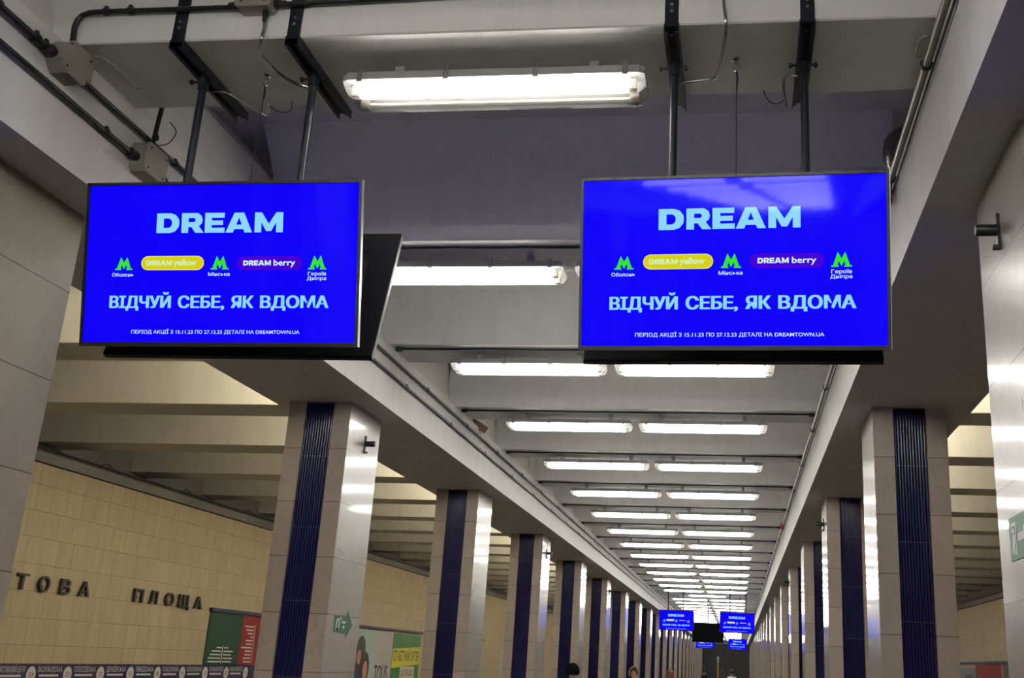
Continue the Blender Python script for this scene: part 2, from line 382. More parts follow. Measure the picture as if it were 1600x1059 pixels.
# cross ribs
def rib_mesh(name, x0, x1, m):
    d = 0.0; a, b = d, RW
    prof = [(a, RIB), (a, 2.85), (a - 0.22, SLAB), (b + 0.22, SLAB), (b, 2.85), (b, RIB)]
    c = 0.006
    prof = [(a + c, RIB), (a, RIB + c)] + prof[1:5] + [(b, RIB + c), (b - c, RIB)]
    mb = MB(); mb.rings([[(x0, y, z) for y, z in prof], [(x1, y, z) for y, z in prof]], True, True); return mb.mesh(name, m)
RM = {'hall': rib_mesh('ceiling_rib', XLI - 0.10, XRI + 0.10, M['ceil']), 'left': rib_mesh('ceiling_rib_left', TWX - 0.47, XLO + 0.03, M['trackceil']), 'right': rib_mesh('ceiling_rib_right', XRO - 0.03, RWX + 0.47, M['trackceil'])}
for k in range(KB, KN):
    for part, lab in (('hall', 'grey cross beam of the hall ceiling'), ('left', 'cross beam over the left track'), ('right', 'cross beam over the right track')):
        w = '%s, %s' % (lab, 'behind the viewpoint' if k < 0 else ordn(k + 1) + ' from the camera')
        structure('ceiling_rib', RM[part], w, 'ceiling beam', (0, RY0 + RP * k, 0))

# ================================================================== pillars
def pillar_meshes(x0, x1, side):
    """side -1: left row (polished face towards +x), +1: right row. local: x from centre, z from the floor"""
    h = SOF - FLOOR; w = x1 - x0; hw = w / 2; g = 0.022
    a, b = (-0.118, 0.118)
    sm = MB()   # honed marble front/back slabs with a recessed channel, polished long sides
    for sx in (-1, 1):
        xi, xo = (b, hw - 0.004) if sx > 0 else (-hw + 0.004, a)
        for (ya, yb) in ((0, 0.05), (PD - 0.05, PD)): sm.box((min(xi, xo), ya, 0), (max(xi, xo), yb, h), 0)
    sm.box((a, g, 0), (b, PD - g, h), 2)
    for sx in (-1, 1):
        xa, xb = (hw - 0.03, hw) if sx > 0 else (-hw, -hw + 0.03)
        sm.box((xa, 0.004, 0), (xb, PD - 0.004, h), 1)
    sm.box((-hw + 0.03, 0.05, 0), (hw - 0.03, PD - 0.05, h), 0)
    # polished plates stand 2 mm proud of the slab edge so that a dark joint shows
    shaft = sm.mesh('marble_shaft', [M['honed'], M['polished'], M['brown']])
    st = MB(); n = 11
    for face in (0, 1):
        pts = []
        for i in range(n):
            c0 = a + 0.004 + (b - a - 0.008) * i / n; c1 = a + 0.004 + (b - a - 0.008) * (i + 1) / n; d = (c1 - c0)
            pts += [(c0, 0.0), (c0 + d * 0.22, -0.009), (c0 + d * 0.5, -0.0125), (c0 + d * 0.78, -0.009)]
        pts.append((b - 0.004, 0.0))
        yf = g - 0.001
        ring = [(x, yf + dy if face == 0 else PD - yf - dy) for x, dy in pts]
        st.rings([[(x, y, 0.02) for x, y in ring], [(x, y, h - 0.012) for x, y in ring]], False, False)
    strip = st.mesh('blue_strip', [M['navy']], smooth=False)
    return shaft, strip
for side, xa, xb, y0 in ((-1, -3.567, -3.053, PLY), (1, 0.988, 1.52, PRY)):
    sh, stp = pillar_meshes(xa, xb, side); nm = 'left' if side < 0 else 'right'
    shw = sh.copy(); shw.materials[1] = M['worn']
    for k in range(-7, 21):
        y = y0 + PP * k
        if y + PD > YE: continue
        lab = ('marble pillar with navy ribbed strip, %s of the %s row counting from the camera' % (ordn(k + 2), nm)) if k >= -1 else 'marble pillar with navy ribbed strip standing behind the viewpoint, %s row' % nm
        t = thing('marble_pillar', lab, 'pillar', ((xa + xb) / 2, y, FLOOR), 'marble pillars of the %s row' % nm)
        obj('shaft', shw if (side < 0 and k == -1) else sh, t); o = obj('ribbed_strip', stp, t); o['label'] = 'navy ribbed tile strip'

# ================================================================== lamps
LL = 1.28
def lamp_meshes():
    z0 = 2.331; hz = 0.036; hy = 0.110; x = LL / 2
    hb = MB()
    def ring(xx, sc_, zt, zb):
        return [(xx, -hy * sc_, zb), (xx, -hy * sc_ * 0.97, zt), (xx, hy * sc_ * 0.97, zt), (xx, hy * sc_, zb)]
    hb.rings([ring(-x, 0.86, -0.008, -hz), ring(-x + 0.025, 1, 0, -hz), ring(x - 0.025, 1, 0, -hz), ring(x, 0.86, -0.008, -hz)], True, True)
    for sx in (-0.42, 0.42):                                 # mounting feet up to the ceiling
        hb.box((sx - 0.02, -0.03, -0.002), (sx + 0.02, 0.03, 0.0717))
    tr = MB(); tr.box((-x + 0.06, -0.104, -hz - 0.004), (x - 0.06, -0.008, -hz - 0.001)); tr.box((-x + 0.06, 0.008, -hz - 0.004), (x - 0.06, 0.104, -hz - 0.001))
    lens = MB(); n = 12; d = 0.056; a = 0.0535
    def half(xx, s1, s2): return [(xx, a * s1 * math.cos(pi * j / n), -hz - 0.0005 - d * s2 * math.sin(pi * j / n)) for j in range(n + 1)]
    lens.rings([half(-x + 0.002, 0.60, 0.06), half(-x + 0.006, 0.84, 0.45), half(-x + 0.018, 0.95, 0.80), half(-x + 0.04, 1, 1), half(x - 0.04, 1, 1), half(x - 0.018, 0.95, 0.80), half(x - 0.006, 0.84, 0.45), half(x - 0.002, 0.60, 0.06)], False, False)
    tb = MB(); tb.tube([(-x + 0.075, 0, 0), (x - 0.075, 0, 0)], 0.0145, 10)
    cp = MB()
    cp.box((-0.02, -0.016, -0.018), (0.02, 0.016, 0.030))
    lt = MB(); lt.box((-0.011, -0.006, -0.03), (-0.004, 0.0, 0.028)); lt.box((0.004, -0.006, -0.03), (0.011, 0.0, 0.028)); lt.box((-0.011, -0.006, -0.034), (0.011, 0.002, -0.026))
    return dict(housing=hb.mesh('lamp_housing', M['housing']), tray=tr.mesh('reflector_tray', M['tray']), lens=lens.mesh('lens', M['lens'], smooth=True), on=tb.mesh('lit_tube', M['tube_on'], smooth=True), mid=tb.mesh('mid_tube', M['tube_mid'], smooth=True), dim=tb.mesh('dimmed_tube', M['tube_dim'], smooth=True), off=tb.mesh('unlit_tube', M['tube_off'], smooth=True), cap=cp.mesh('tube_holder', M['cap']), latch=lt.mesh('latch', M['latch']))
LM = lamp_meshes()
def make_lamp(label, loc, group=None, front_only=False, detail=True, on='on'):
    t = thing('ceiling_lamp', label, 'ceiling lamp', loc, group)
    h = obj('lamp_housing', LM['housing'], t)
    obj('reflector_tray', LM['tray'], h)
    for i, yy in enumerate((-0.0552, 0.0552)):
        ln = obj('lens', LM['lens'], t, (0, yy, 0))
        tu = obj('tube', LM['off'] if (front_only and i) else LM[on], t, (0, yy, -0.070))
        if front_only and i: tu['label'] = 'unlit tube'
        if detail:
            for sx in (-1, 1): obj('tube_holder', LM['cap'], tu, (sx * (LL / 2 - 0.055), 0, 0))
    if detail:
        for sx in (-0.56, -0.19, 0.19, 0.56):
            obj('latch', LM['latch'], h, (sx, -0.1105, -0.014))
    return t
near = make_lamp('single twin-tube ceiling lamp with one dark tube, centred above the two big screens', (CX, RY0 + 0.268, 2.331), 'ceiling lamps', True)
pa = make_lamp('left ceiling lamp of the second row, glowing between the two big screens', (CX - 0.685, RY0 + RP + 0.268, 2.331), 'ceiling lamps', False, True, 'mid')
pb = make_lamp('ceiling lamp behind the viewpoint, lighting the near cross beam', (CX - 0.685, RY0 - RP + 0.268, 2.331), 'lamps behind the viewpoint')
pf = make_lamp('left ceiling lamp of the twelfth row', (CX - 0.685, RY0 + 11 * RP + 0.268, 2.331), 'ceiling lamps', False, False, 'dim')
pm = make_lamp('left ceiling lamp of the third row from the camera', (CX - 0.685, RY0 + 2 * RP + 0.268, 2.331), 'ceiling lamps', False, True, 'dim')
for k in range(-13, KN - 1):
    y = RY0 + RP * k + 0.268
    rows = [(CX, '')] if k % 15 == 0 else [(CX - 0.685, 'left '), (CX + 0.667, 'right ')]
    for x, sd in rows:
        if k == 0 or (k == -1 and sd == 'left ') or (k == 1 and sd == 'left ') or (k in (2, 11) and sd == 'left '): continue
        if k < 0: lab, gr = 'ceiling lamp behind the viewpoint, lighting the near cross beam', 'lamps behind the viewpoint'
        elif k in (15, 30): lab, gr = ('single centred ceiling lamp above the %s pair of small distant screens' % ('nearer' if k == 15 else 'farther')), 'ceiling lamps'
        elif k <= 20: lab, gr = '%sceiling lamp of the %s row from the camera' % (sd, ordn(k + 1)), 'ceiling lamps'
        elif k < 30: lab, gr = '%sceiling lamp among the distant rows past the nearer small screens' % sd, '%slamps of the distant rows' % sd
        else: lab, gr = '%sceiling lamp in the merged white glow at the far end' % sd, '%slamps at the far end' % sd
        dup(pb if k < 0 else pa if k == 1 else (pm if k <= 8 else pf), (x, y, 2.331), lab, gr)

# battens on the track side of the long beams
def batten():
    h = MB(); h.box((-0.025, -0.62, -0.03), (0.025, 0.62, 0.03)); t = MB(); t.tube([(0.05, -0.6, 0), (0.05, 0.6, 0)], 0.016, 8)
    r = thing('batten_lamp', 'warm batten lamp fixed along the track side of the left beam', 'lamp', (XLO + 0.015, 0, 2.66), 'batten lamps on the left beam', rot=(0, 0, pi))
    obj('batten_body', h.mesh('batten_body', M['housing']), r); obj('tube', t.mesh('warm_tube', M['tube_track'], smooth=True), r); return r
bt = batten(); bt.location.y = RY0 + RP * -2 + RW + 0.807
for k in range(-1, 24):
    dup(bt, (XLO + 0.015, RY0 + RP * k + RW + 0.807, 2.66))
rt = dup(bt, (XRO - 0.015, RY0 + RP * -3 + RW + 0.807, 2.66), 'warm batten lamp fixed along the track side of the right beam', 'batten lamps on the right beam', rot=(0, 0, 0))
for ch in rt.children:
    if ch.name.startswith('tube'):
        ch.data = ch.data.copy(); ch.data.materials[0] = M['tube_track_right']
for k in range(-2, 24):
    dup(rt, (XRO - 0.015, RY0 + RP * k + RW + 0.807, 2.66), 'warm batten lamp fixed along the track side of the right beam', 'batten lamps on the right beam', rot=(0, 0, 0))

# ================================================================== display screens
SW, SH = 1.14, 0.657
def glyphs():
    D = [[(0, 0), (.74, 0), (1.02, .09), (1.2, .32), (1.22, .5), (1.2, .68), (1.02, .91), (.74, 1), (0, 1)], [(.38, .26), (.66, .26), (.79, .35), (.83, .5), (.79, .65), (.66, .74), (.38, .74)]]
    R = [[(0, 0), (.37, 0), (.37, .29), (.54, .29), (.76, 0), (1.2, 0), (.93, .35), (1.08, .46), (1.13, .65), (1.06, .86), (.86, 1), (0, 1)], [(.37, .54), (.68, .54), (.76, .64), (.68, .75), (.37, .75)]]
    E_ = [[(0, 0), (1.06, 0), (1.06, .25), (.37, .25), (.37, .385), (.97, .385), (.97, .615), (.37, .615), (.37, .75), (1.04, .75), (1.04, 1), (0, 1)]]
    A = [[(0, 0), (.40, 0), (.47, .17), (.95, .17), (1.02, 0), (1.42, 0), (.97, 1), (.45, 1)], [(.565, .40), (.855, .40), (.71, .76)]]
    Mm = [[(0, 0), (.36, 0), (.36, .50), (.62, .06), (.88, .06), (1.14, .50), (1.14, 0), (1.5, 0), (1.5, 1), (1.13, 1), (.75, .43), (.37, 1), (0, 1)]]
    out = []; x = 0
    for g, w in ((D, 1.22), (R, 1.20), (E_, 1.06), (A, 1.42), (Mm, 1.5)):
        out.append([[(px + x, py) for px, py in lp] for lp in g]); x += w + (0.05 if g is R or g is E_ else 0.12)
    return out, x - 0.12
def word(mb, u0, u1, v0, v1, fn, m, w):
    g, tw = glyphs(); sx = (u1 - u0) / tw
    for lps in g: mb.shape([[(u0 + p[0] * sx, v0 + p[1] * (v1 - v0)) for p in lp] for lp in lps], lambda a, b, c: fn(a, b, w), m)
def screen_mesh():
    w, h = SW - 0.022, SH - 0.024; mb = MB(); F = on_front(0)
    mats = [M['s_blue'], M['s_cyan'], M['s_white'], M['s_yel'], M['s_yrim'], M['s_pur'], M['s_grn'], M['s_mint']]
    U = lambda u: (u - 0.5) * w
    V = lambda v: (0.5 - v) * h
    mb.poly([F(U(0), V(1), 0), F(U(1), V(1), 0), F(U(1), V(0), 0), F(U(0), V(0), 0)], 0)
    e = 0.0008
    word(mb, U(.257), U(.7255), V(.306), V(.18), F, 1, e)
    def M_logo(u0, u1, v0, v1):
        p = [(0, 0), (0, .10), (.09, .10), (.32, 1), (.5, .56), (.68, 1), (.91, .10), (1, .10), (1, 0), (.64, 0), (.64, .10), (.69, .10), (.64, .40), (.5, .06), (.36, .40), (.31, .10), (.36, .10), (.36, 0)]
        mb.shape([[(U(u0) + a * (U(u1) - U(u0)), V(v1) + b * (V(v0) - V(v1))) for a, b in p]], lambda a, b, c: F(a, b, e), 6)
    M_logo(.109, .174, .458, .539); M_logo(.466, .532, .452, .538); M_logo(.823, .889, .453, .540)
    T = lambda s, u0, u1, v1, v0, m, b=0.0: put_text(mb, s, U(u0), U(u1), V(v1), V(v0) - V(v1), F, m, b, 2 * e)
    T('Оболонь', .099, .180, .580, .560, 2, .012); T('Мінська', .458, .537, .578, .558, 2, .012); T('Героїв', .823, .889, .577, .557, 2, .012); T('Дніпра', .820, .890, .606, .586, 2, .012)
    r = (V(.452) - V(.541)) / 2
    mb.shape([rrect(U(.206), V(.541), U(.440), V(.452), r)], lambda a, b, c: F(a, b, e), 4)
    mb.shape([rrect(U(.209), V(.536), U(.437), V(.457), r * .88)], lambda a, b, c: F(a, b, 1.5 * e), 3)
    mb.shape([rrect(U(.561), V(.543), U(.802), V(.455), r)], lambda a, b, c: F(a, b, e), 5)
    word(mb, U(.226), U(.322), V(.511), V(.480), F, 7, 3 * e); put_text(mb, 'yellow', U(.328), U(.413), V(.511), V(.476) - V(.511), F, 7, .030, 3 * e)
    word(mb, U(.586), U(.687), V(.514), V(.482), F, 2, 3 * e); put_text(mb, 'berry', U(.697), U(.776), V(.514), V(.479) - V(.514), F, 2, .020, 3 * e)
    for s, u0, u1 in (('ВІДЧУЙ', .096, .322), ('СЕБЕ,', .352, .520), ('ЯК', .548, .628), ('ВДОМА', .655, .900)):
        for k_ in (-.0026, -.0013, 0, .0013, .0026): put_text(mb, s, U(u0) + k_, U(u1) + k_, V(.779), V(.708) - V(.779), F, 1, .010, (2 + k_ * 50) * e)
    put_text(mb, 'ПЕРІОД АКЦІЇ З 15.11.23 ПО 27.12.23 ДЕТАЛІ НА DREAMTOWN.UA', U(.182), U(.80), V(.940), V(.919) - V(.940), F, 2, .006, 2 * e)
    return mb.mesh('screen', mats)
def display_meshes():
    w, h = SW / 2, SH / 2; b = 0.011
    bz = MB()   # bezel: four bars around the panel
    bz.box((-w, -0.006, -h), (-w + b, 0.016, h)); bz.box((w - b, -0.006, -h), (w, 0.016, h))
    bz.box((-w + b, -0.006, h - b), (w - b, 0.016, h)); bz.box((-w + b, -0.006, -h), (w - b, 0.016, -h + b + 0.004))
    sh = MB(); sh.box((-w + 0.001, 0.006, -h + 0.001), (w - 0.001, 0.024, h - 0.001))
    sh.rings([[(-w * 0.80, 0.024, -h * .72), (w * 0.80, 0.024, -h * .72), (w * 0.80, 0.024, h * .62), (-w * 0.80, 0.024, h * .62)], [(-w * 0.76, 0.046, -h * .66), (w * 0.76, 0.046, -h * .66), (w * 0.76, 0.046, h * .55), (-w * 0.76, 0.046, h * .55)]], True, True)
    tr = MB(); tr.box((w, -0.004, -h), (w + 0.0025, 0.016, h))
    mt = MB(); mt.box((-0.30, 0.046, -0.02), (0.30, 0.058, 0.02)); mt.box((-0.30, 0.046, 0.10), (0.30, 0.058, 0.14))
    for x in (-0.262, 0.24): mt.box((x - 0.02, 0.046, -0.22), (x + 0.02, 0.062, 0.2))
    arms = []
    for ln in (0.127, 0.172):
        am = MB()
        for sx in (-1, 1): am.box((min(sx * .18, sx * .325), 0.056, -0.03), (max(sx * .18, sx * .325), 0.066, 0.03)); am.box((min(sx * .205, sx * .30), 0.062, -0.022), (max(sx * .205, sx * .30), ln, 0.022))
        arms.append(am.mesh('mount_arms', M['black']))
    return dict(arm_front=arms[0], arm_rear=arms[1], bezel=bz.mesh('bezel', M['blackplastic']), back_shell=sh.mesh('back_shell', M['shell']), side_trim=tr.mesh('side_trim', M['silver']), mount=mt.mesh('mount', M['black']), screen=screen_mesh())
DM = display_meshes()
def display(label, loc, rz, tilt, roll, group):
    t = thing('display_screen', label, 'display screen', loc, group)
    t.rotation_mode = 'XYZ'
    Rm = Matrix.Rotation(rz, 3, 'Z') @ Matrix.Rotation(tilt, 3, 'X') @ Matrix.Rotation(roll, 3, 'Y')
    t.rotation_euler = Rm.to_euler('XYZ')
    for n in ('back_shell', 'bezel', 'side_trim', 'mount', 'screen'): obj(n, DM[n], t)
    mo = [c for c in t.children if c.name.startswith('mount')][0]
    obj('mount_arm', DM['arm_rear' if 'back of' in label else 'arm_front'], mo)
    return t
rad = math.radians
GS = RP * 15
for gi, (pre, near_) in enumerate((('large blue %s', True), ('small distant blue %s', False), ('tiny farthest blue %s', False))):
    yo = GS * gi
    wh = ('big', 'nearer small', 'farthest tiny')[gi]
    g = 'display screens'
    display('%s blue display screen facing us on the left, hung on two black poles' % wh, (-2.035, 3.634 + yo, 1.4446), rad(.97), rad(12.64), rad(-.32), g)
    display('%s blue display screen facing us on the right, hung on two black poles' % wh, (-.0295, 3.611 + yo, 1.4325), rad(-2.74), rad(11.58), rad(.49), g)
    display('dark back of the screen hung behind the %s left display' % wh, (-2.035, 3.985 + yo, 1.438), pi + rad(.97), rad(18.7), 0, g)
    display('dark back of the screen hung behind the %s right display' % wh, (-.0295, 3.962 + yo, 1.424), pi - rad(1.2), rad(18.0), 0, g)

# hangers: strap on the beam's front, channel under it, pole down to the screens
def hanger(label, x, y_pole, zlow, dx=0.0, group='screen hangers'):
    t = thing('screen_hanger', label, 'hanger', (x, RY0, RIB), group)
    s = MB(); s.box((-0.027, -0.008, -0.012), (0.027, 0.0, 0.42)); a = obj('strap', s.mesh('strap', M['black']), t)
    for z in (0.085, 0.055, 0.25):
        b = MB(); b.lathe([(0, 0.0085), (0.006, 0.007)], (0.0, -0.008, z), (0, -1, 0), 8); obj('bolt', b.mesh('strap_bolt', M['steel']), a)
    c = MB(); c.box((-0.030, -0.012, -0.013), (0.030, 0.60, -0.001)); c.box((-0.030, -0.012, -0.042), (-0.026, 0.60, -0.013)); c.box((0.026, -0.012, -0.042), (0.030, 0.60, -0.013))
    c.box((-0.030, -0.012, -0.042), (-0.014, 0.57, -0.039)); c.box((0.014, -0.012, -0.042), (0.030, 0.57, -0.039))
    ch = obj('channel', c.mesh('channel', M['black']), t)
    for yy in (0.045, 0.145):
        b = MB(); b.lathe([(0, 0.007), (0.005, 0.006)], (0, yy, -0.013), (0, 0, -1), 8); obj('bolt', b.mesh('channel_bolt', M['steel']), ch)
    yp = y_pole - RY0
    p = MB(); p.tube([(0, yp, -0.035), (dx, yp + 0.012, zlow - RIB)], 0.0165, 12); p.tube([(0, yp, -0.09), (0, yp, -0.03)], 0.0225, 12)
    po = obj('pole', p.mesh('pole', M['pole'], smooth=True), t)
    b = MB(); b.tube([(-0.055, yp, -0.052), (0.055, yp, -0.052)], 0.0055, 8); b.lathe([(0, 0.012), (0.012, 0.012)], (-0.05, yp, -0.052), (-1, 0, 0), 6); b.lathe([(0, 0.012), (0.012, 0.012)], (0.04, yp, -0.052), (1, 0, 0), 6)
    obj('cross_bolt', b.mesh('cross_bolt', M['black']), po)
    return t
hs = [hanger('leftmost black hanger, left pole of the big left screen', -2.325, 3.775, 1.22), hanger('second black hanger, right pole of the big left screen', -1.822, 3.775, 1.22),
      hanger('third black hanger, left pole of the big right screen', -0.268, 3.770, 1.22), hanger('rightmost black hanger, right pole of the big right screen', 0.258, 3.770, 1.22)]
for gi in (1, 2):
    for h, nmx in zip(hs, ('left pole above the %s left screen', 'right pole above the %s left screen', 'left pole above the %s right screen', 'right pole above the %s right screen')):
        dup(h, (h.location.x, h.location.y + GS * gi, h.location.z), 'thin black ' + nmx % ('nearer small', 'farthest tiny')[gi - 1], 'screen hangers')
# unlit display hanging between the distant screens
t = thing('blank_display', 'black switched-off display hanging between the two small distant screens', 'display screen', (-1.14, 41.4, 1.26))
mb = MB(); mb.box((-0.60, 0, -0.36), (0.60, 0.05, 0.36)); obj('case', mb.mesh('case', M['shell']), t)
mb = MB(); mb.box((-0.585, -0.003, -0.345), (0.585, 0.002, 0.345)); obj('panel', mb.mesh('panel', mat('dead_panel', (0.003, 0.003, 0.004), 0.6, 0.0, 0.03)), t)
mb = MB(); mb.tube([(0, 0.03, 0.36), (0, 0.03, SLAB - 1.26)], 0.022, 8); obj('pole', mb.mesh('blank_pole', M['pole']), t)

# ================================================================== conduits, boxes, cables
def conduit_clips(mb, pts, r, n=8):
    for p, d in pts: mb.lathe([(-0.009, r * 1.12), (-0.009, r * 1.45), (0.009, r * 1.45), (0.009, r * 1.12)], p, d, 10)
def pipe_thing(name, label, cat, pts, r, m, clips=(), clipm='conduit', group=None, n=12):
    t = thing(name, label, cat, pts[0], group); o = Vector(pts[0])
    mb = MB(); mb.tube([Vector(p) - o for p in pts], r, n); obj('pipe', mb.mesh(name, M[m], smooth=True), t)
    for p, d in clips:
        c = MB(); conduit_clips(c, [(Vector(p) - o, d)], r); c.box(*([tuple(Vector(p) - o + Vector((-0.006 if d[1] else -0.008, -0.008, r)))] + [tuple(Vector(p) - o + Vector((0.006, 0.008, r * 2.1)))]))
        obj('clip', c.mesh('clip', M[clipm]), t)
    return t
fx = XLI + 0.025
pipe_thing('fascia_conduit', 'thick dark conduit on the left beam ending in the nearer junction box', 'conduit', [(fx, YB + 0.3, 2.295), (fx, 3.42, 2.295)], 0.0155, 'conduit', [((fx, 3.33, 2.295), (0, 1, 0)), ((fx, 3.39, 2.295), (0, 1, 0)), ((fx, 3.1, 2.295), (0, 1, 0))])
pipe_thing('fascia_conduit', 'upper dark conduit running on along the left beam from the nearer junction box', 'conduit', [(fx, 3.60, 2.293), (fx, 90, 2.293)], 0.0115, 'conduit', [((fx, 3.66, 2.293), (0, 1, 0)), ((fx, 4.42, 2.293), (0, 1, 0))] + [((fx, 6 + 1.45 * i, 2.293), (0, 1, 0)) for i in range(12)])
pipe_thing('fascia_conduit', 'lower dark conduit on the left beam ending in the farther junction box', 'conduit', [(fx, YB + 0.3, 2.165), (fx, 4.10, 2.165)], 0.0125, 'conduit', [((fx, 3.86, 2.165), (0, 1, 0)), ((fx, 4.06, 2.165), (0, 1, 0))])
pipe_thing('fascia_conduit', 'lower dark conduit running on along the left beam past the farther junction box', 'conduit', [(fx, 4.28, 2.165), (fx, 90, 2.165)], 0.0115, 'conduit', [((fx, 4.36, 2.165), (0, 1, 0))] + [((fx, 5.4 + 1.45 * i, 2.165), (0, 1, 0)) for i in range(12)])
def jbox(label, loc, facing, w=0.17, h=0.15, d=0.075, chamf=0.035, glands=()):
    """box whose lid faces +x (facing 'x') or -y (facing 'y')"""
    t = thing('junction_box', label, 'junction box', loc)
    fn = (lambda u, v, q: (q, u, v)) if facing == 'x' else (lambda u, v, q: (u, -q, v))
    def outline(s): 
        a, b, c = w / 2 * s, h / 2 * s, chamf * s
        return [(-a + c, -b), (a - c, -b), (a, -b + c), (a, b - c), (a - c, b), (-a + c, b), (-a, b - c), (-a, -b + c)]
    mb = MB(); mb.rings([[fn(u, v, 0) for u, v in outline(1)], [fn(u, v, d * .8) for u, v in outline(0.97)]], True, True); bd = obj('body', mb.mesh('box_body', M['box']), t)
    mb = MB(); mb.rings([[fn(u, v, d * .80) for u, v in outline(1.02)], [fn(u, v, d * .97) for u, v in outline(1.02)], [fn(u, v, d) for u, v in outline(0.98)]], True, True); l = obj('lid', mb.mesh('box_lid', M['box']), t)
    for sx in (-1, 1):
        for sy in (-1, 1):
            mb = MB(); mb.lathe([(0, 0.006), (0.003, 0.005)], fn(sx * (w / 2 - 0.028), sy * (h / 2 - 0.024), d), fn(0, 0, 1), 8); obj('screw', mb.mesh('lid_screw', M['blackplastic']), l)
    for p, dr, r in glands:
        mb = MB(); mb.lathe([(-0.02, r * 1.2), (0.0, r * 1.5), (0.02, r * 1.5), (0.028, r * 1.15), (0.045, r * 1.1)], p, dr, 12); obj('gland', mb.mesh('gland', M['blackplastic']), t)
    return t
jbox('grey junction box on the left beam at the corner of the near cross beam', (XLI, 3.525, 2.30), 'x', 0.19, 0.15, 0.085, 0.045, [((0.03, -0.10, -0.005), (0, -1, 0), 0.017), ((0.03, 0.095, -0.007), (0, 1, 0), 0.012)])
jbox('grey junction box on the left beam just above the corner of the left screen', (XLI, 4.19, 2.175), 'x', 0.185, 0.15, 0.08, 0.02, [((0.03, -0.098, -0.01), (0, -1, 0), 0.015), ((0.03, 0.092, -0.01), (0, 1, 0), 0.012)])
yb = RY0 - 0.022
jbox('grey square junction box on the front of the near cross beam', (-1.985, RY0, 2.575), 'y', 0.155, 0.13, 0.075, 0.012, [((0.04, -0.03, -0.066), (0, 0, -1), 0.008), ((-0.079, -0.03, -0.03), (-1, 0, 0), 0.011), ((0.079, -0.03, -0.03), (1, 0, 0), 0.011)])
bend = [(-2.79, yb + 0.01, 2.375), (-2.79, yb, 2.47), (-2.783, yb, 2.505), (-2.765, yb, 2.528), (-2.735, yb, 2.54), (-2.70, yb, 2.542), (-2.065, yb, 2.540)]
pipe_thing('beam_conduit', 'dark conduit bending up from the junction box and along the near cross beam', 'conduit', bend, 0.0115, 'conduit', [((-2.66, yb, 2.542), (1, 0, 0)), ((-2.55, yb, 2.542), (1, 0, 0))])
pipe_thing('beam_conduit', 'dark conduit running right from the square junction box along the near cross beam', 'conduit', [(-1.905, yb, 2.545), (-1.2, yb, 2.560), (0.72, yb, 2.575)], 0.0115, 'conduit', [((-1.78, yb, 2.547), (1, 0, 0))])
pipe_thing('short_conduit', 'short upright conduit dropping into the farther junction box on the left beam', 'conduit', [(XLI + 0.05, 4.17, 2.25), (XLI + 0.05, 4.19, 2.46), (XLI + 0.05, 4.19, 2.62)], 0.011, 'conduit', [((XLI + 0.05, 4.185, 2.31), (0, 0, 1))])
def wire(name, label, pts, r, m, cat='cable', sub=6, group=None):
    P = [Vector(p) for p in pts]; out = []
    for i in range(len(P) - 1):
        p0, p1, p2, p3 = P[max(i - 1, 0)], P[i], P[i + 1], P[min(i + 2, len(P) - 1)]
        for j in range(sub):
            t = j / sub; out.append(0.5 * ((2 * p1) + (-p0 + p2) * t + (2 * p0 - 5 * p1 + 4 * p2 - p3) * t * t + (-p0 + 3 * p1 - 3 * p2 + p3) * t ** 3))
    out.append(P[-1]); o = out[0].copy(); mb = MB(); mb.tube([p - o for p in out], r, 8)
    ob = obj(name, mb.mesh(name, M[m], smooth=True), None, o); return tag(ob, label, cat, group)
zc = 2.372
wire('metal_hose', 'metal hose curving from the square junction box to the second pole', [(-1.945, yb, 2.47), (-1.944, yb, 2.42), (-1.945, yb - 0.004, 2.375), (-1.985, 3.60, zc - .004), (-1.975, 3.76, zc), (-1.93, 3.845, zc), (-1.85, 3.875, zc - 0.01)], 0.0075, 'flex')
wire('metal_hose', 'metal hose looping from the leftmost pole to the hanging hook', [(-2.345, 3.86, zc - .015), (-2.28, 3.885, zc - .01), (-2.245, 3.95, zc - .012), (-2.205, 4.04, zc - .015), (-2.175, 4.075, zc - .02), (-2.152, 4.05, zc - .016), (-2.145, 4.00, zc)], 0.006, 'flex')
wire('metal_hose', 'metal hose dropping over the near cross beam to the third pole', [(-0.066, yb, 2.60), (-0.064, yb, 2.48), (-0.054, yb, 2.385), (-0.062, 3.60, zc - .008), (-0.09, 3.84, zc), (-0.11, 3.885, zc), (-0.14, 3.897, zc), (-0.25, 3.90, zc - .01)], 0.0075, 'flex')
wire('metal_hose', 'short hooked metal hose beside the rightmost pole', [(0.24, 3.865, zc - .015), (0.205, 3.88, zc), (0.185, 3.91, zc), (0.185, 3.98, zc - .01), (0.20, 4.10, zc - .02)], 0.0065, 'flex')
def hook(label, x, y, zl):
    t = thing('ceiling_hook', label, 'hook', (x, y, RIB)); mb = MB(); mb.lathe([(0, 0.018), (-0.006, 0.018), (-0.012, 0.010), (-0.03, 0.008)], (0, 0, 0), (0, 0, 1), 12)
    mb.tube([(0.011 * math.sin(a), 0, -0.045 + 0.014 * math.cos(a)) for a in [i * pi / 6 for i in range(11)]], 0.0035, 8); obj('eye', mb.mesh('hook_eye', M['steel'], smooth=True), t)
    mb = MB(); mb.tube([(0, 0, -0.055), (0.003, 0, -0.09), (0, 0.002, -0.16), (-0.001, 0.0, zl - RIB)], [0.004, 0.005, 0.002, 0.002], 6); obj('safety_wire', mb.mesh('safety_wire', M['wire']), t)
hook('steel hook with thin black wire above the left screen', -2.062, 3.815, 1.50); hook('steel hook with thin black wire above the right screen', -0.014, 3.795, 1.50)
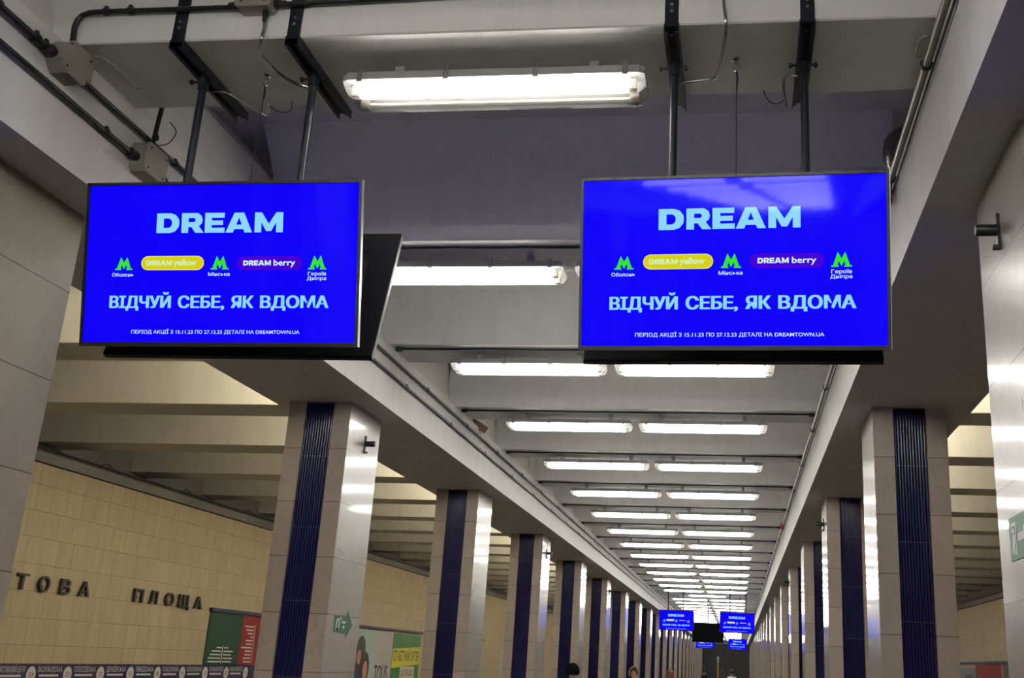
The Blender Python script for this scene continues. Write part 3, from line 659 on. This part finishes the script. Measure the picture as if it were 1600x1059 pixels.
wire('loose_wire', 'thin black wire curl beside the left ceiling hook', [(-2.14, 4.02, zc), (-2.10, 4.06, zc - .012), (-2.05, 4.055, zc - .008), (-2.02, 4.0, zc + .01)], 0.002, 'wire')
wire('loose_wire', 'thin black wire curl beside the short hooked hose', [(0.20, 4.06, zc), (0.16, 4.09, zc - .012), (0.12, 4.06, zc - .008), (0.10, 4.01, zc + .01)], 0.0025, 'wire')
wire('loose_wire', 'thin dark wire looping beside the short upright conduit', [(XLI + 0.10, 4.2, 2.40), (XLI + 0.14, 4.2, 2.345), (XLI + 0.11, 4.2, 2.285), (XLI + 0.06, 4.19, 2.27)], 0.0025, 'wire')
wire('painted_rod', 'bent overpainted rod under the left end of the near cross beam', [(-2.745, 3.625, RIB - .006), (-2.70, 3.63, RIB - .02), (-2.69, 3.74, RIB - .022), (-2.70, 3.85, RIB - .02), (-2.665, 3.87, RIB - .005)], 0.006, 'rod', 'rod', 4)
wire('painted_rod', 'bent overpainted rod under the right end of the near cross beam', [(0.73, 3.66, RIB - .006), (0.70, 3.66, RIB - .02), (0.70, 3.71, RIB - .02), (0.70, 3.78, RIB - .02), (0.73, 3.80, RIB - .005)], 0.006, 'rod', 'rod', 4)
# right beam: pale pipe, thin dark line, dome, red tag
rx = XRI - 0.030
pipe_thing('fascia_pipe', 'pale grey pipe running along the right beam above the right screen', 'pipe', [(rx, YB + 0.3, 2.355), (rx, 90, 2.355)], 0.0175, 'greypipe', [((rx, y, 2.355), (0, 1, 0)) for y in [3.80, 4.83, 6.3, 8.9, 10.6, 12.5, 14.4, 16.3, 18.2, 20.1, 22.0, 24, 26, 28]], 'blackplastic')
wire('fascia_line', 'thin dark line under the pale pipe on the right beam', [(XRI - 0.0125, YB + 0.5, 2.318), (XRI - 0.0125, 40, 2.318), (XRI - 0.0125, 90, 2.318)], 0.006, 'wire', 'cable', 1)
t = thing('dome_speaker', 'dark grey dome beside the pale pipe at the right screen corner', 'speaker', (XRI + 0.07, 4.86, 2.52))
mb = MB(); mb.lathe([(0, 0.13), (0.03, 0.128), (0.07, 0.115), (0.105, 0.088), (0.125, 0.055), (0.132, 0.0)], (0, 0, 0), (-1, 0, 0), 24); obj('dome', mb.mesh('dome', M['dome'], smooth=True), t)
mb = MB(); mb.lathe([(-0.015, 0.14), (0.004, 0.14), (0.01, 0.132)], (0, 0, 0), (-1, 0, 0), 24); obj('rim', mb.mesh('dome_rim', M['blackplastic'], smooth=True), t)
t = thing('red_tag', 'small red marker fixed on the pale pipe at the right screen corner', 'marker', (rx - 0.004, 4.93, 2.30))
mb = MB(); mb.box((-0.022, -0.03, -0.045), (0.018, 0.03, 0.04)); bevel(obj('tag_plate', mb.mesh('tag_plate', M['signred']), t), 0.005)
mb = MB(); mb.lathe([(0, 0.012), (0.002, 0.012), (0.002, 0.006), (0, 0.006)], (0, -0.03, 0.018), (0, -1, 0), 12); mb.lathe([(0, 0.012), (0.002, 0.012), (0.002, 0.006), (0, 0.006)], (0, -0.03, -0.026), (0, -1, 0), 12); obj('ring_mark', mb.mesh('ring_mark', M['blackplastic']), t)
t = thing('red_tag', 'tiny red marker farther along the pale pipe of the right beam', 'marker', (rx - 0.004, 18.0, 2.33)); mb = MB(); mb.box((-0.03, -0.05, -0.06), (0.02, 0.05, 0.05)); bevel(obj('tag_plate', mb.mesh('tag_plate_far', M['signred']), t), 0.005)
# rib conduits beside the lamps
mb = MB(); mb.tube([(XLI + 0.04, 0.09, RIB - 0.012), (XRI - 0.05, 0.09, RIB - 0.012)], 0.009, 8); mb.lathe([(0, .02), (0.05, .02), (.06, .012)], (XLI + 0.03, 0.09, RIB - 0.014), (1, 0, 0), 10); mb.lathe([(0, .02), (0.05, .02), (.06, .012)], (XRI - 0.04, 0.09, RIB - 0.014), (-1, 0, 0), 10)
rc = mb.mesh('rib_conduit', M['conduit'], smooth=True)
for k in range(1, 15):
    tag(obj('rib_conduit', rc, None, (0, RY0 + RP * k, 0)), 'dark conduit under the %s cross beam in front of its lamps' % ordn(k + 1), 'conduit', 'conduits under the cross beams')
# broken board hanging at the left end of the fifth cross beam
t = thing('broken_board', 'broken brown board hanging in the ceiling at the fourth cross beam, left end', 'board', (-2.845, 11.0, 2.46))
mb = MB(); mb.box((-0.05, -0.10, -0.05), (0.11, 0.10, 0.02)); o = obj('board', mb.mesh('board', M['brown']), t); o.rotation_euler = (0.3, 0.5, 0.4)
mb = MB(); mb.tube([(-0.06, 0, 0.06), (-0.03, 0, -0.03), (-0.045, 0, -0.10), (-0.02, 0, -0.16)], 0.006, 6); obj('dangling_wire', mb.mesh('dangling_wire', M['wire']), t)
# pipe on the left track ledge
pipe_thing('ledge_pipe', 'long grey pipe along the ledge above the left tiled wall', 'pipe', [(TWX - 0.01, YB + .3, 2.225), (TWX - 0.01, 90, 2.225)], 0.018, 'conduit')
pipe_thing('ledge_pipe', 'long grey pipe along the ledge above the right tiled wall', 'pipe', [(RWX + 0.01, YB + .3, 2.08), (RWX + 0.01, 90, 2.08)], 0.018, 'conduit')
for i in range(6):
    y = 12.9 + RP * i
    wire('cable_loop', 'small cable loop on the left ledge, %s from the camera' % ordn(i + 1), [(TWX - 0.06, y, 2.215), (TWX - 0.05, y + 0.1, 2.285), (TWX - 0.048, y + 0.22, 2.28), (TWX - 0.06, y + 0.36, 2.22)], 0.008, 'conduit', 'cable', 4, 'cable loops on the ledge')

# ================================================================== pillar fittings
def sensor(label, side, k):
    x = -3.053 if side < 0 else 0.988; s = 1 if side < 0 else -1
    y = (PLY if side < 0 else PRY) + PP * k + 0.385; z = 1.64
    t = thing('wall_sensor', label, 'sensor', (x, y, z), 'black sensors on the pillars')
    mb = MB(); mb.box((min(0, s * 0.012), -0.014, -0.065), (max(0, s * 0.012), 0.014, 0.065)); mb.box((min(0, s * .03), -0.012, -0.078), (max(0, s * .03), 0.012, -0.064)); obj('bracket', mb.mesh('bracket', M['blackplastic']), t)
    mb = MB(); mb.lathe([(0.004, 0.016), (0.010, 0.023), (0.085, 0.023), (0.09, 0.019)], (0, 0, 0), (s, 0, 0), 16); obj('sensor_head', mb.mesh('sensor_head', M['blackplastic'], smooth=True), t)
sensor('black tube sensor on the first left pillar visible past the left screen', -1, 0)
sensor('black tube sensor on the third full left pillar', -1, 2); sensor('black tube sensor on the fifth full left pillar', -1, 4)
sensor('black tube sensor high on the nearest right pillar at the picture edge', 1, -1); sensor('black tube sensor on the narrow side of the second full right pillar', 1, 1); sensor('tiny black tube sensor on the fourth full right pillar', 1, 3)
def arrow_sign(label, y, z, x=-3.053):
    t = thing('arrow_sign', label, 'sign', (x, y, z)); F = on_left(0.0)
    mb = MB(); mb.shape([[(-0.20, -0.062), (0.06, -0.062), (0.06, -0.10), (0.185, 0.0), (0.06, 0.10), (0.06, 0.058), (-0.20, 0.058)]], F, 0, 0.004); p = obj('arrow_plate', mb.mesh('arrow_plate', M['signgreen']), t)
    mb = MB(); G = lambda u, v, w: F(u, v, 0.0048)
    mb.shape([ellipse(-0.135, -0.008, 0.042, 0.05), ellipse(-0.135, 0.0, 0.018, 0.028)[::-1]], G, 0); mb.shape([[(-0.165, -0.03), (-0.105, -0.03), (-0.135, -0.06)]], G, 0); mb.shape([ellipse(-0.078, 0.042, 0.014, 0.014)], G, 0)
    for r_, (u0, u1) in enumerate(((-0.055, 0.035),)): mb.shape([[(u0, 0.008), (u1, 0.008), (u1, 0.022), (u0, 0.022)]], G, 0)
    mb.shape([ellipse(-0.008, -0.022, 0.022, 0.014)], G, 0)
    obj('pictogram', mb.mesh('pictogram', M['signwhite']), t); return t
arrow_sign('green arrow sign with white pictogram on the first full left pillar', 8.125, 0.206)
t = thing('exit_sign', 'faded green running-man exit sign on the nearest right pillar', 'sign', (0.988, 3.99, 0.485)); F = on_right(0)
mb = MB(); mb.shape([[(0, -0.077), (0.40, -0.077), (0.40, 0.077), (0, 0.077)]], F, 0, 0.004); obj('sign_plate', mb.mesh('exit_plate', M['signpale']), t)
mb = MB(); G = lambda u, v, w: F(u, v, 0.0048)
mb.shape([[(0.03, 0.055), (0.095, 0.055), (0.095, -0.06), (0.083, -0.06), (0.083, 0.043), (0.042, 0.043), (0.042, 0.02), (0.03, 0.02)]], G)          # door frame
mb.shape([ellipse(0.060, 0.026, 0.010, 0.011)], G); mb.shape([[(0.046, 0.012), (0.072, 0.014), (0.078, -0.012), (0.066, -0.028), (0.080, -0.058), (0.068, -0.062), (0.052, -0.030), (0.040, -0.055), (0.030, -0.050), (0.044, -0.016)]], G)
mb.shape([[(0.115, 0.012), (0.20, 0.012), (0.20, 0.035), (0.25, -0.002), (0.20, -0.04), (0.20, -0.016), (0.115, -0.016)]], G)
obj('running_figure', mb.mesh('running_figure', M['signwhite']), t)
arrow_sign('tiny green sign low on a far left pillar', PLY + 13 * PP + 0.3, -0.32).scale = (1, 1.4, 2.2)

# ================================================================== left wall: letters, line map, posters
for ch, y0, y1, lab in (('Т', 11.60, 11.80, 'dark raised letter Т at the left end of the wall lettering'), ('О', 12.01, 12.21, 'dark raised letter О second in the wall lettering, beside the Т'), ('В', 12.43, 12.63, 'dark raised letter В in the wall lettering'),
                        ('А', 12.83, 13.04, 'dark raised letter А ending the first word on the wall'), ('П', 14.10, 14.33, 'dark raised letter П starting the second word on the wall'), ('Л', 14.51, 14.72, 'dark raised letter Л in the second word on the wall'),
                        ('О', 14.94, 15.18, 'dark raised letter О between Л and Щ in the second word'), ('Щ', 15.33, 15.64, 'dark raised letter Щ in the second word on the wall'), ('А', 15.80, 16.05, 'dark raised letter А ending the second word, above the green poster')):
    mb = MB(); put_text(mb, ch, 0, y1 - y0, 0, 0.168, on_left(0), 0, 0.012, 0.012, 0.03)
    mb.box((-0.002, (y1 - y0) * 0.45, 0.05), (0.013, (y1 - y0) * 0.55, 0.07))
    tag(obj('wall_letter', mb.mesh('wall_letter', M['letters']), None, (TWX, y0, 0.556)), lab, 'letter', 'raised station letters')
# navy line map band
t = thing('line_map_band', 'navy band of white station names along the left tiled wall', 'line map', (TWX + 0.002, 9.6, -0.278))
mb = MB(); mb.box((0, 0, -0.42), (0.012, 14.0, 0.0)); obj('band', mb.mesh('band', M['bandnavy']), t)
names = ['ТЕРЕМКИ', 'ІПОДРОМ', 'ВИСТАВКОВИЙ ЦЕНТР', 'ВАСИЛЬКІВСЬКА', 'ГОЛОСІЇВСЬКА', 'ДЕМІЇВСЬКА', 'ЛИБІДСЬКА', 'ПАЛАЦ УКРАЇНА', 'ОЛІМПІЙСЬКА', 'ПЛ. УКРАЇНСЬКИХ ГЕРОЇВ', 'МАЙДАН НЕЗАЛЕЖНОСТІ']
mw = MB(); F = on_left(0.0125)
for i, nm in enumerate(names):
    y = 12.207 + 0.716 * (i - 2) - 9.6
    if y < 0.6: continue
    put_text(mw, nm, y - 0.59, y - 0.12, -0.098, 0.062, F, 0, 0.006)
    mw.box((0.0125, y - 0.56, -0.150), (0.0130, y - 0.18, -0.125))
    mw.shape([ellipse(y, -0.125, 0.088, 0.095)], lambda u, v, w: F(u, v, 0.0005), 0)
    put_text(mw, str(226 - i), y - 0.045, y + 0.045, -0.15, 0.05, F, 1, 0.005, 0.0012)
obj('station_names', mw.mesh('station_names', [M['bandwhite'], M['bandnavy']]), t)
def poster(name, label, fn_loc, wall, w, z0, z1, parts):
    """parts: list of (part_name, builder(mb, F), mats)"""
    t = thing(name, label, 'poster', fn_loc)
    for pn, bld, ms in parts:
        mb = MB(); bld(mb); obj(pn, mb.mesh(pn, ms), t)
    return t
def rect(mb, F, u0, v0, u1, v1, w, m=0): mb.shape([[(u0, v0), (u1, v0), (u1, v1), (u0, v1)]], lambda a, b, c: F(a, b, w), m)
def slab(F, u0, v0, u1, v1, d=0.01): return lambda mb: mb.shape([[(u0, v0), (u1, v0), (u1, v1), (u0, v1)]], F, 0, d)
def rows(mb, F, specs, w, m=0):
    for u0, u1, v in specs: rect(mb, F, u0, v, u1, v + 0.022, w, m)
F = on_left(0)
def b_green(mb):
    rect(mb, F, 0.575, 0.02, 0.60, 0.30, 0.0112)
    rows(mb, F, [(0.555 - l, 0.555, 0.035 + 0.055 * i) for i, l in enumerate((0.42, 0.42, 0.38, 0.33, 0.18))] + [(0.63, 0.63 + l, 0.035 + 0.055 * i) for i, l in enumerate((0.32, 0.34, 0.28, 0.33, 0.16))], 0.0112)
poster('wall_poster', 'dark green poster with short white lists, under the raised letters', (TWX, 16.40, -0.275), None, 0, 0, 0, [('sheet', slab(F, 0, 0, 1.19, 0.805), M['p_green']), ('print', b_green, M['bandwhite'])])
def b_red(mb):
    rect(mb, F, 0.50, 0.03, 0.515, 0.67, 0.0112)
    rows(mb, F, [(0.46 - l, 0.46, 0.04 + 0.058 * i) for i, l in enumerate((0.26, 0.28, 0.24, 0.25, 0.40, 0.24, 0.26, 0.1, 0.22, 0.3, 0.36))], 0.0112)
poster('wall_poster', 'red poster with white lists, beside the dark green poster', (TWX, 17.59, -0.275), None, 0, 0, 0, [('sheet', slab(F, 0, 0, 1.2, 0.805), M['p_red']), ('print', b_red, M['bandwhite'])])
def bar(label, x, y0, ln, z, s=1):
    mb = MB(); mb.box((0 if s > 0 else -0.06, 0, 0), (0.06 if s > 0 else 0, ln, 0.05)); tag(obj('poster_rail', mb.mesh('poster_rail', M['p_bar']), None, (x, y0, z)), label, 'rail', 'dark rails above the posters')
bar('dark blue rail above the green and red posters', TWX, 16.36, 2.45, 0.548); bar('dark blue rail above the white and lime green posters', TWX, 23.1, 5.1, 0.545); bar('short dark rail on the left wall seen between the second and third full pillars', TWX, 33.2, 2.0, 0.53); bar('far dark rail on the left wall', TWX, 42.0, 3.2, 0.53)
def b_faces(mb):
    G = lambda d: (lambda a, b, c: F(a, b, d))
    rect(mb, F, 0.0, 0.0, 1.2, 1.45, 0.0108, 2)
    mb.shape([ellipse(0.28, 1.02, 0.30, 0.30)], G(.0114), 0); mb.shape([ellipse(0.12, 0.55, 0.36, 0.42)], G(.0116), 0); mb.shape([ellipse(0.20, 0.86, 0.13, 0.16)], G(.0118), 1); mb.shape([ellipse(0.62, 0.62, 0.30, 0.36)], G(.0122), 0); mb.shape([ellipse(0.66, 0.58, 0.15, 0.20)], G(.0126), 1); mb.shape([ellipse(0.55, 0.16, 0.36, 0.22)], G(.0128), 0)
    mb.shape([[(0, 0), (0.9, 0), (0.85, 0.25), (0.5, 0.32), (0.1, 0.4), (0, 0.5)]], G(.0130), 0)
poster('wall_poster', 'pale poster with two dark-haired people and large black lettering', (TWX, 23.30, -0.95), None, 0, 0, 0, [('sheet', slab(F, 0, 0, 2.52, 1.455), M['p_white']), ('picture', b_faces, [M['p_hair'], M['p_skin'], M['p_teal']]), ('lettering', lambda mb: put_text(mb, 'TOUS', 1.30, 2.28, 0.32, 0.36, F, 0, 0.02, 0.0112), M['p_black'])])
def b_lime(mb):
    mb.shape([[(0.0, 0.62), (2.3, 0.72), (2.3, 1.16), (0.0, 1.08)]], lambda a, b, c: F(a, b, 0.0108), 0); mb.shape([[(0.3, 0.0), (2.3, 0.0), (2.3, 0.30), (0.3, 0.20)]], lambda a, b, c: F(a, b, 0.0108), 0)
    mb.shape([[(0.72, 0.36), (1.92, 0.36), (1.92, 0.66), (0.72, 0.66)]], lambda a, b, c: F(a, b, 0.0114), 1)
    put_text(mb, 'ГІГАБІТНИЙ ІНТЕР', 0.08, 2.24, 0.80, 0.22, F, 2, 0.012, 0.012); put_text(mb, 'ЩО ПРАЦЮЄ', 0.82, 1.82, 0.44, 0.14, F, 2, 0.012, 0.012)
poster('wall_poster', 'lime green poster with yellow band and black lettering', (TWX, 25.84, -0.95), None, 0, 0, 0, [('sheet', slab(F, 0, 0, 2.3, 1.44), M['p_lime']), ('print', b_lime, [M['p_yellow'], M['bandwhite'], M['p_black']])])
poster('wall_poster', 'beige panel on the left wall with small dark print behind the third full pillar', (TWX, 38.0, -1.2), None, 0, 0, 0, [('sheet', slab(F, 0, 0, 5.0, 1.5), M['p_white']), ('print', lambda mb: (rect(mb, F, 1.8, 0.95, 3.4, 1.25, .0112, 0), rect(mb, F, 1.9, 0.45, 3.3, 0.7, .0112, 1)), [M['p_red'], M['p_black']])])
# right wall posters
F = on_right(0)
def b_blue(mb):
    mb.shape([rrect(0.5, -0.2, 1.55, 0.62, 0.1), rrect(0.68, -0.2, 1.37, 0.5, 0.08)[::-1]], lambda a, b, c: F(a, b, 0.0112), 0); rect(mb, F, 0.9, -0.2, 1.2, 0.25, 0.0112, 1)
poster('wall_poster', 'grey-blue poster with a dark frame on the right track wall', (RWX, 32.75, -0.55), None, 0, 0, 0, [('sheet', slab(F, 0, -0.6, 2.0, 0.80), M['p_blue']), ('print', b_blue, [M['p_hair'], M['p_skin']])])
def b_rr(mb):
    mb.shape([rrect(1.55, -0.3, 2.6, 0.52, 0.12)], lambda a, b, c: F(a, b, 0.0112), 0); mb.shape([[(0.0, 0.1), (0.55, 0.55), (0.55, 0.66), (0.0, 0.22)]], lambda a, b, c: F(a, b, 0.0112), 1)
    mb.shape([[(0.0, -0.25), (0.6, 0.3), (0.6, 0.42), (0.0, -0.1)]], lambda a, b, c: F(a, b, 0.0112), 1)
poster('wall_poster', 'red poster with a white rounded box on the right track wall', (RWX, 30.72, -0.55), None, 0, 0, 0, [('sheet', slab(F, 0, -0.6, 2.85, 0.90), M['p_red']), ('print', b_rr, [M['p_white'], M['p_skin']])])
poster('wall_poster', 'dark narrow poster beside the red poster on the right track wall', (RWX, 27.70, -0.55), None, 0, 0, 0, [('sheet', slab(F, 0, -0.6, 1.0, 0.92), M['p_hair'])])
bar('dark blue rail above the red poster on the right wall', RWX, 26.6, 6.2, 0.38, -1)
mb = MB()

# ================================================================== end wall details
t = thing('brass_strip', 'tall brass strip with a pale top on the dark end wall', 'strip', (-1.75, YE - 0.06, FLOOR))
mb = MB(); mb.box((-0.07, 0, 0), (0.07, 0.06, 2.05)); obj('strip', mb.mesh('strip', M['gold']), t); mb = MB(); mb.box((-0.08, -0.005, 2.05), (0.08, 0.06, 2.55)); obj('pale_top', mb.mesh('pale_top', M['signwhite']), t)
for x, lab in ((-2.93, 'small pale sign on the dark end wall left of the brass strip'), (-1.35, 'small pale sign on the dark end wall right of the brass strip')):
    mb = MB(); mb.box((-0.07, 0, -0.12), (0.07, 0.02, 0.12)); tag(obj('small_sign', mb.mesh('small_sign', M['p_blue']), None, (x, YE - 0.02, -0.2)), lab, 'sign')

# ================================================================== people
def skin(name, chains, m, sub=1, root=0):
    """chains: list of [(x,y,z,r), ...]; first point of later chains may repeat an existing one to branch there"""
    vs, es, rs, idx = [], [], [], {}
    for c in chains:
        prev = None
        for (x, y, z, r) in c:
            k = (round(x, 4), round(y, 4), round(z, 4))
            if k not in idx: idx[k] = len(vs); vs.append((x, y, z)); rs.append(r)
            if prev is not None: es.append((prev, idx[k]))
            prev = idx[k]
    me = bpy.data.meshes.new(name + '_skel'); me.from_pydata(vs, es, []); o = bpy.data.objects.new(name, me); COL.objects.link(o)
    md = o.modifiers.new('skin', 'SKIN'); md.use_smooth_shade = True; md.branch_smoothing = 0.3
    for i, sv in enumerate(me.skin_vertices[0].data):
        sv.radius = (rs[i] if isinstance(rs[i], tuple) else (rs[i], rs[i])); sv.use_root = (i == root)
    sd = o.modifiers.new('sub', 'SUBSURF'); sd.levels = sub; sd.render_levels = sub
    dg = bpy.context.evaluated_depsgraph_get(); dg.update(); out = bpy.data.meshes.new_from_object(o.evaluated_get(dg)); out.name = name
    bpy.data.objects.remove(o); bpy.data.meshes.remove(me); out.materials.clear(); out.materials.append(m)
    out.polygons.foreach_set('use_smooth', [True] * len(out.polygons)); return out
SKIN = mat('skin', S(206, 158, 132), 0.5); EYE = mat('eye_dark', (0.02, 0.015, 0.012), 0.2)
def person(label, loc, rz, h, coat, trous, hair, hood=None, stride=0.16, longhair=False, scarf=None):
    """facing -y before rz; scaled from a 1.7 m figure"""
    t = thing('person', label, 'person', loc, 'people walking in the hall'); t.rotation_euler = (0, 0, rz); k = h / 1.70; t.scale = (k, k, k)
    s = stride
    hipL, hipR = (0.09, 0.0, 0.90), (-0.09, 0.0, 0.90)
    kneeL, kneeR = (0.095, -s * 0.6, 0.49), (-0.095, s * 0.1, 0.49)
    ankL, ankR = (0.095, -s, 0.09), (-0.095, s, 0.11)
    body = [[(0, 0, 0.95, .13), (0, 0.0, 1.15, .125), (0, 0.0, 1.34, .14), (0, 0.0, 1.44, .07), (0, -0.01, 1.50, .052), (0, -0.015, 1.555, .068), (0, -0.02, 1.61, .080), (0, -0.012, 1.665, .062)],
            [(0, 0, 0.95, .13), (*hipL, .095), (*kneeL, .062), (*ankL, .042), (ankL[0], ankL[1] - 0.10, 0.04, .04), (ankL[0], ankL[1] - 0.17, 0.03, .03)],
            [(0, 0, 0.95, .13), (*hipR, .095), (*kneeR, .062), (*ankR, .042), (ankR[0], ankR[1] - 0.10, 0.05, .04), (ankR[0], ankR[1] - 0.17, 0.035, .03)]]
    arms = {}
    for sg, sw in ((1, 1), (-1, -1)):
        sh, el, wr = (sg * 0.185, 0.0, 1.385), (sg * 0.225, 0.03 + 0.03 * sw, 1.12), (sg * 0.23, -0.06 + 0.05 * sw, 0.89)
        pm = (sg * 0.232, -0.085 + 0.05 * sw, 0.82)
        body.append([(0, 0.0, 1.34, .14), (*sh, .058), (*el, .043), (*wr, .028), (*pm, .034)])
        arms[sg] = (sh, el, wr, pm)
        for j, (dx, ln) in enumerate(((-0.026, .060), (-0.009, .070), (0.009, .066), (0.026, .052))):     # four fingers, curled forward
            a = (pm[0] - 0.004, pm[1] + dx, pm[2] - 0.040)
            body.append([(*pm, .034), (*a, .0095), (a[0] - sg * 0.006, a[1] - 0.006, a[2] - ln * .5, .0085), (a[0] - sg * 0.026, a[1] - 0.010, a[2] - ln * .9, .007)])
        body.append([(*pm, .034), (pm[0] - sg * 0.012, pm[1] - 0.040, pm[2] + 0.005, .011), (pm[0] - sg * 0.022, pm[1] - 0.062, pm[2] - 0.026, .009)])
    b = obj('body', skin('person_body', body, SKIN, 1), t)
    f = MB()
    for sg in (-1, 1):
        f.lathe([(0, 0.012), (0.004, 0.009), (0.006, 0)], (sg * 0.030, -0.086, 1.612), (0, -1, 0.0), 10)
    e = obj('eye', f.mesh('eyes', EYE, smooth=True), t)
    f = MB(); f.tube([(0, -0.085, 1.615), (0, -0.102, 1.585), (0, -0.090, 1.572)], [.008, .014, .011], 8); f.tube([(-0.024, -0.080, 1.548), (0, -0.089, 1.546), (0.024, -0.080, 1.548)], [.004, .007, .004], 8)
    for sg in (-1, 1): f.tube([(sg * 0.080, 0.0, 1.635), (sg * 0.090, 0.008, 1.61), (sg * 0.080, 0.0, 1.578)], [.010, .014, .009], 8)
    obj('face_features', f.mesh('face_features', SKIN, smooth=True), t)
    # hair
    hm = MB(); R = []
    for i in range(9):
        ph = i / 8 * pi * 0.62; zz = 1.622 + 0.100 * math.cos(ph); rr = 0.094 * math.sin(ph)
        R.append([(max(rr, 1e-3) * math.cos(2 * pi * j / 18), 0.008 + max(rr, 1e-3) * 1.12 * math.sin(2 * pi * j / 18) * (1 if math.sin(2 * pi * j / 18) > 0 else max(0.82 - 0.25 * (i > 5), .4)), zz + (0.03 * (i - 5) / 3 if (i > 5 and math.sin(2 * pi * j / 18) < -0.3) else 0)) for j in range(18)])
    if longhair:
        R.append([(0.100 * math.cos(2 * pi * j / 18), 0.022 + (0.085 * math.sin(2 * pi * j / 18) if math.sin(2 * pi * j / 18) > 0 else 0.02 * math.sin(2 * pi * j / 18)), 1.45) for j in range(18)])
    hm.rings(R, True, True); obj('hair', hm.mesh('hair', hair, smooth=True), t)
    # coat, trousers, shoes
    torso = [[(0, 0, 0.80, (.185, .15)), (0, 0, 0.95, (.175, .145)), (0, 0.0, 1.15, (.16, .135)), (0, 0.0, 1.33, (.165, .14)), (0, 0.0, 1.42, (.10, .09)), (0, -0.004, 1.475, (.072, .075))]]
    for sg in (-1, 1):
        sh, el, wr, pm = arms[sg]; torso.append([(0, 0.0, 1.33, (.165, .14)), (*sh, (.078, .08)), (*el, (.060, .060)), (wr[0], wr[1], wr[2] + 0.01, (.046, .046))])
    obj('coat', skin('coat', torso, coat, 1), t)
    obj('trousers', skin('trousers', [[(0, 0, 0.93, .14), (*hipL, .108), (*kneeL, .075), (ankL[0], ankL[1], 0.11, .056)], [(0, 0, 0.93, .14), (*hipR, .108), (*kneeR, .075), (ankR[0], ankR[1], 0.13, .056)]], trous, 1), t)
    for a in (ankL, ankR):
        z0 = a[2] - 0.09
        mb = MB(); mb.rings([[(a[0] + 0.05 * w1 * math.cos(2 * pi * j / 12), a[1] - 0.06 + 0.135 * w1 * math.sin(2 * pi * j / 12), z0 + zz) for j in range(12)] for zz, w1 in ((0.0, 0.95), (0.03, 1.0), (0.06, 0.9), (0.085, 0.6))], True, True); obj('shoe', mb.mesh('shoe', mat('shoe', (0.015, 0.015, 0.017), 0.5), smooth=True), t)
    if hood:
        hd = MB(); R = []
        for i in range(8):
            ph = 0.15 + i / 7 * 1.9; R.append([(max(0.125 * math.sin(ph), .004) * math.cos(2 * pi * j / 18), 0.02 + max(0.125 * math.sin(ph), .004) * (1.05 if math.sin(2 * pi * j / 18) > 0 else 0.35) * math.sin(2 * pi * j / 18), 1.62 + 0.135 * math.cos(ph)) for j in range(18)])
        hd.rings(R, True, False); obj('hood', hd.mesh('hood', hood[0], smooth=True), t)
        if hood[1]:
            hr = MB(); hr.tube([(0.115 * math.cos(a), -0.035, 1.605 + 0.145 * math.sin(a)) for a in [-0.6 + i * (pi + 1.2) / 14 for i in range(15)]], 0.022, 8); obj('hood_trim', hr.mesh('hood_trim', hood[1], smooth=True), t)
    if scarf:
        mb = MB(); mb.tube([(0.105 * math.cos(2 * pi * i / 14), 0.10 * math.sin(2 * pi * i / 14), 1.46 + 0.008 * math.sin(3 * i)) for i in range(15)], 0.045, 8); obj('scarf', mb.mesh('scarf', scarf, smooth=True), t)
    return t
BLK = mat('black_cloth', (0.006, 0.006, 0.007), 0.9, 0.0, 0.1); NAV = mat('dark_trousers', (0.02, 0.022, 0.03), 0.8); BRN = mat('brown_hair', S(72, 50, 40), 0.6); BKH = mat('black_hair', (0.012, 0.010, 0.010), 0.5); TAN = mat('tan_fur', S(150, 122, 100), 0.9); WHT = mat('white_cloth', S(225, 220, 215), 0.8)
HA = mat('auburn_hair', S(112, 72, 54), 0.6)
def at(px, depth):       # ground position under an image column
    sx = (px - 957.75) / 1628.71; sy = (1045 - 529.5) / 1628.71; a, b = _r.x * sx + _f.x - _u.x * sy, _r.y * sx + _f.y - _u.y * sy; return (a * depth, b * depth, FLOOR)
person('person in black with a black hood, leftmost of the people', at(895, 16.3), pi, 1.555, BLK, NAV, BKH, (BLK, None))
person('person with a tan-edged dark hood, second from the left', at(990.5, 23), 0.2, 1.52, BLK, NAV, BKH, (BLK, TAN))
person('person with auburn hair and black coat, in the middle of the hall', at(1047.5, 23), pi - 0.1, 1.53, BLK, NAV, HA, None, 0.14, True)
person('dark-haired person in black before the dark end wall', at(1100.5, 25), pi, 1.47, BLK, NAV, BKH, None, 0.15)
person('dark-haired person with white shoulders, rightmost of the people', at(1143.5, 30), pi, 1.57, WHT, NAV, BKH, None, 0.15, False, WHT)
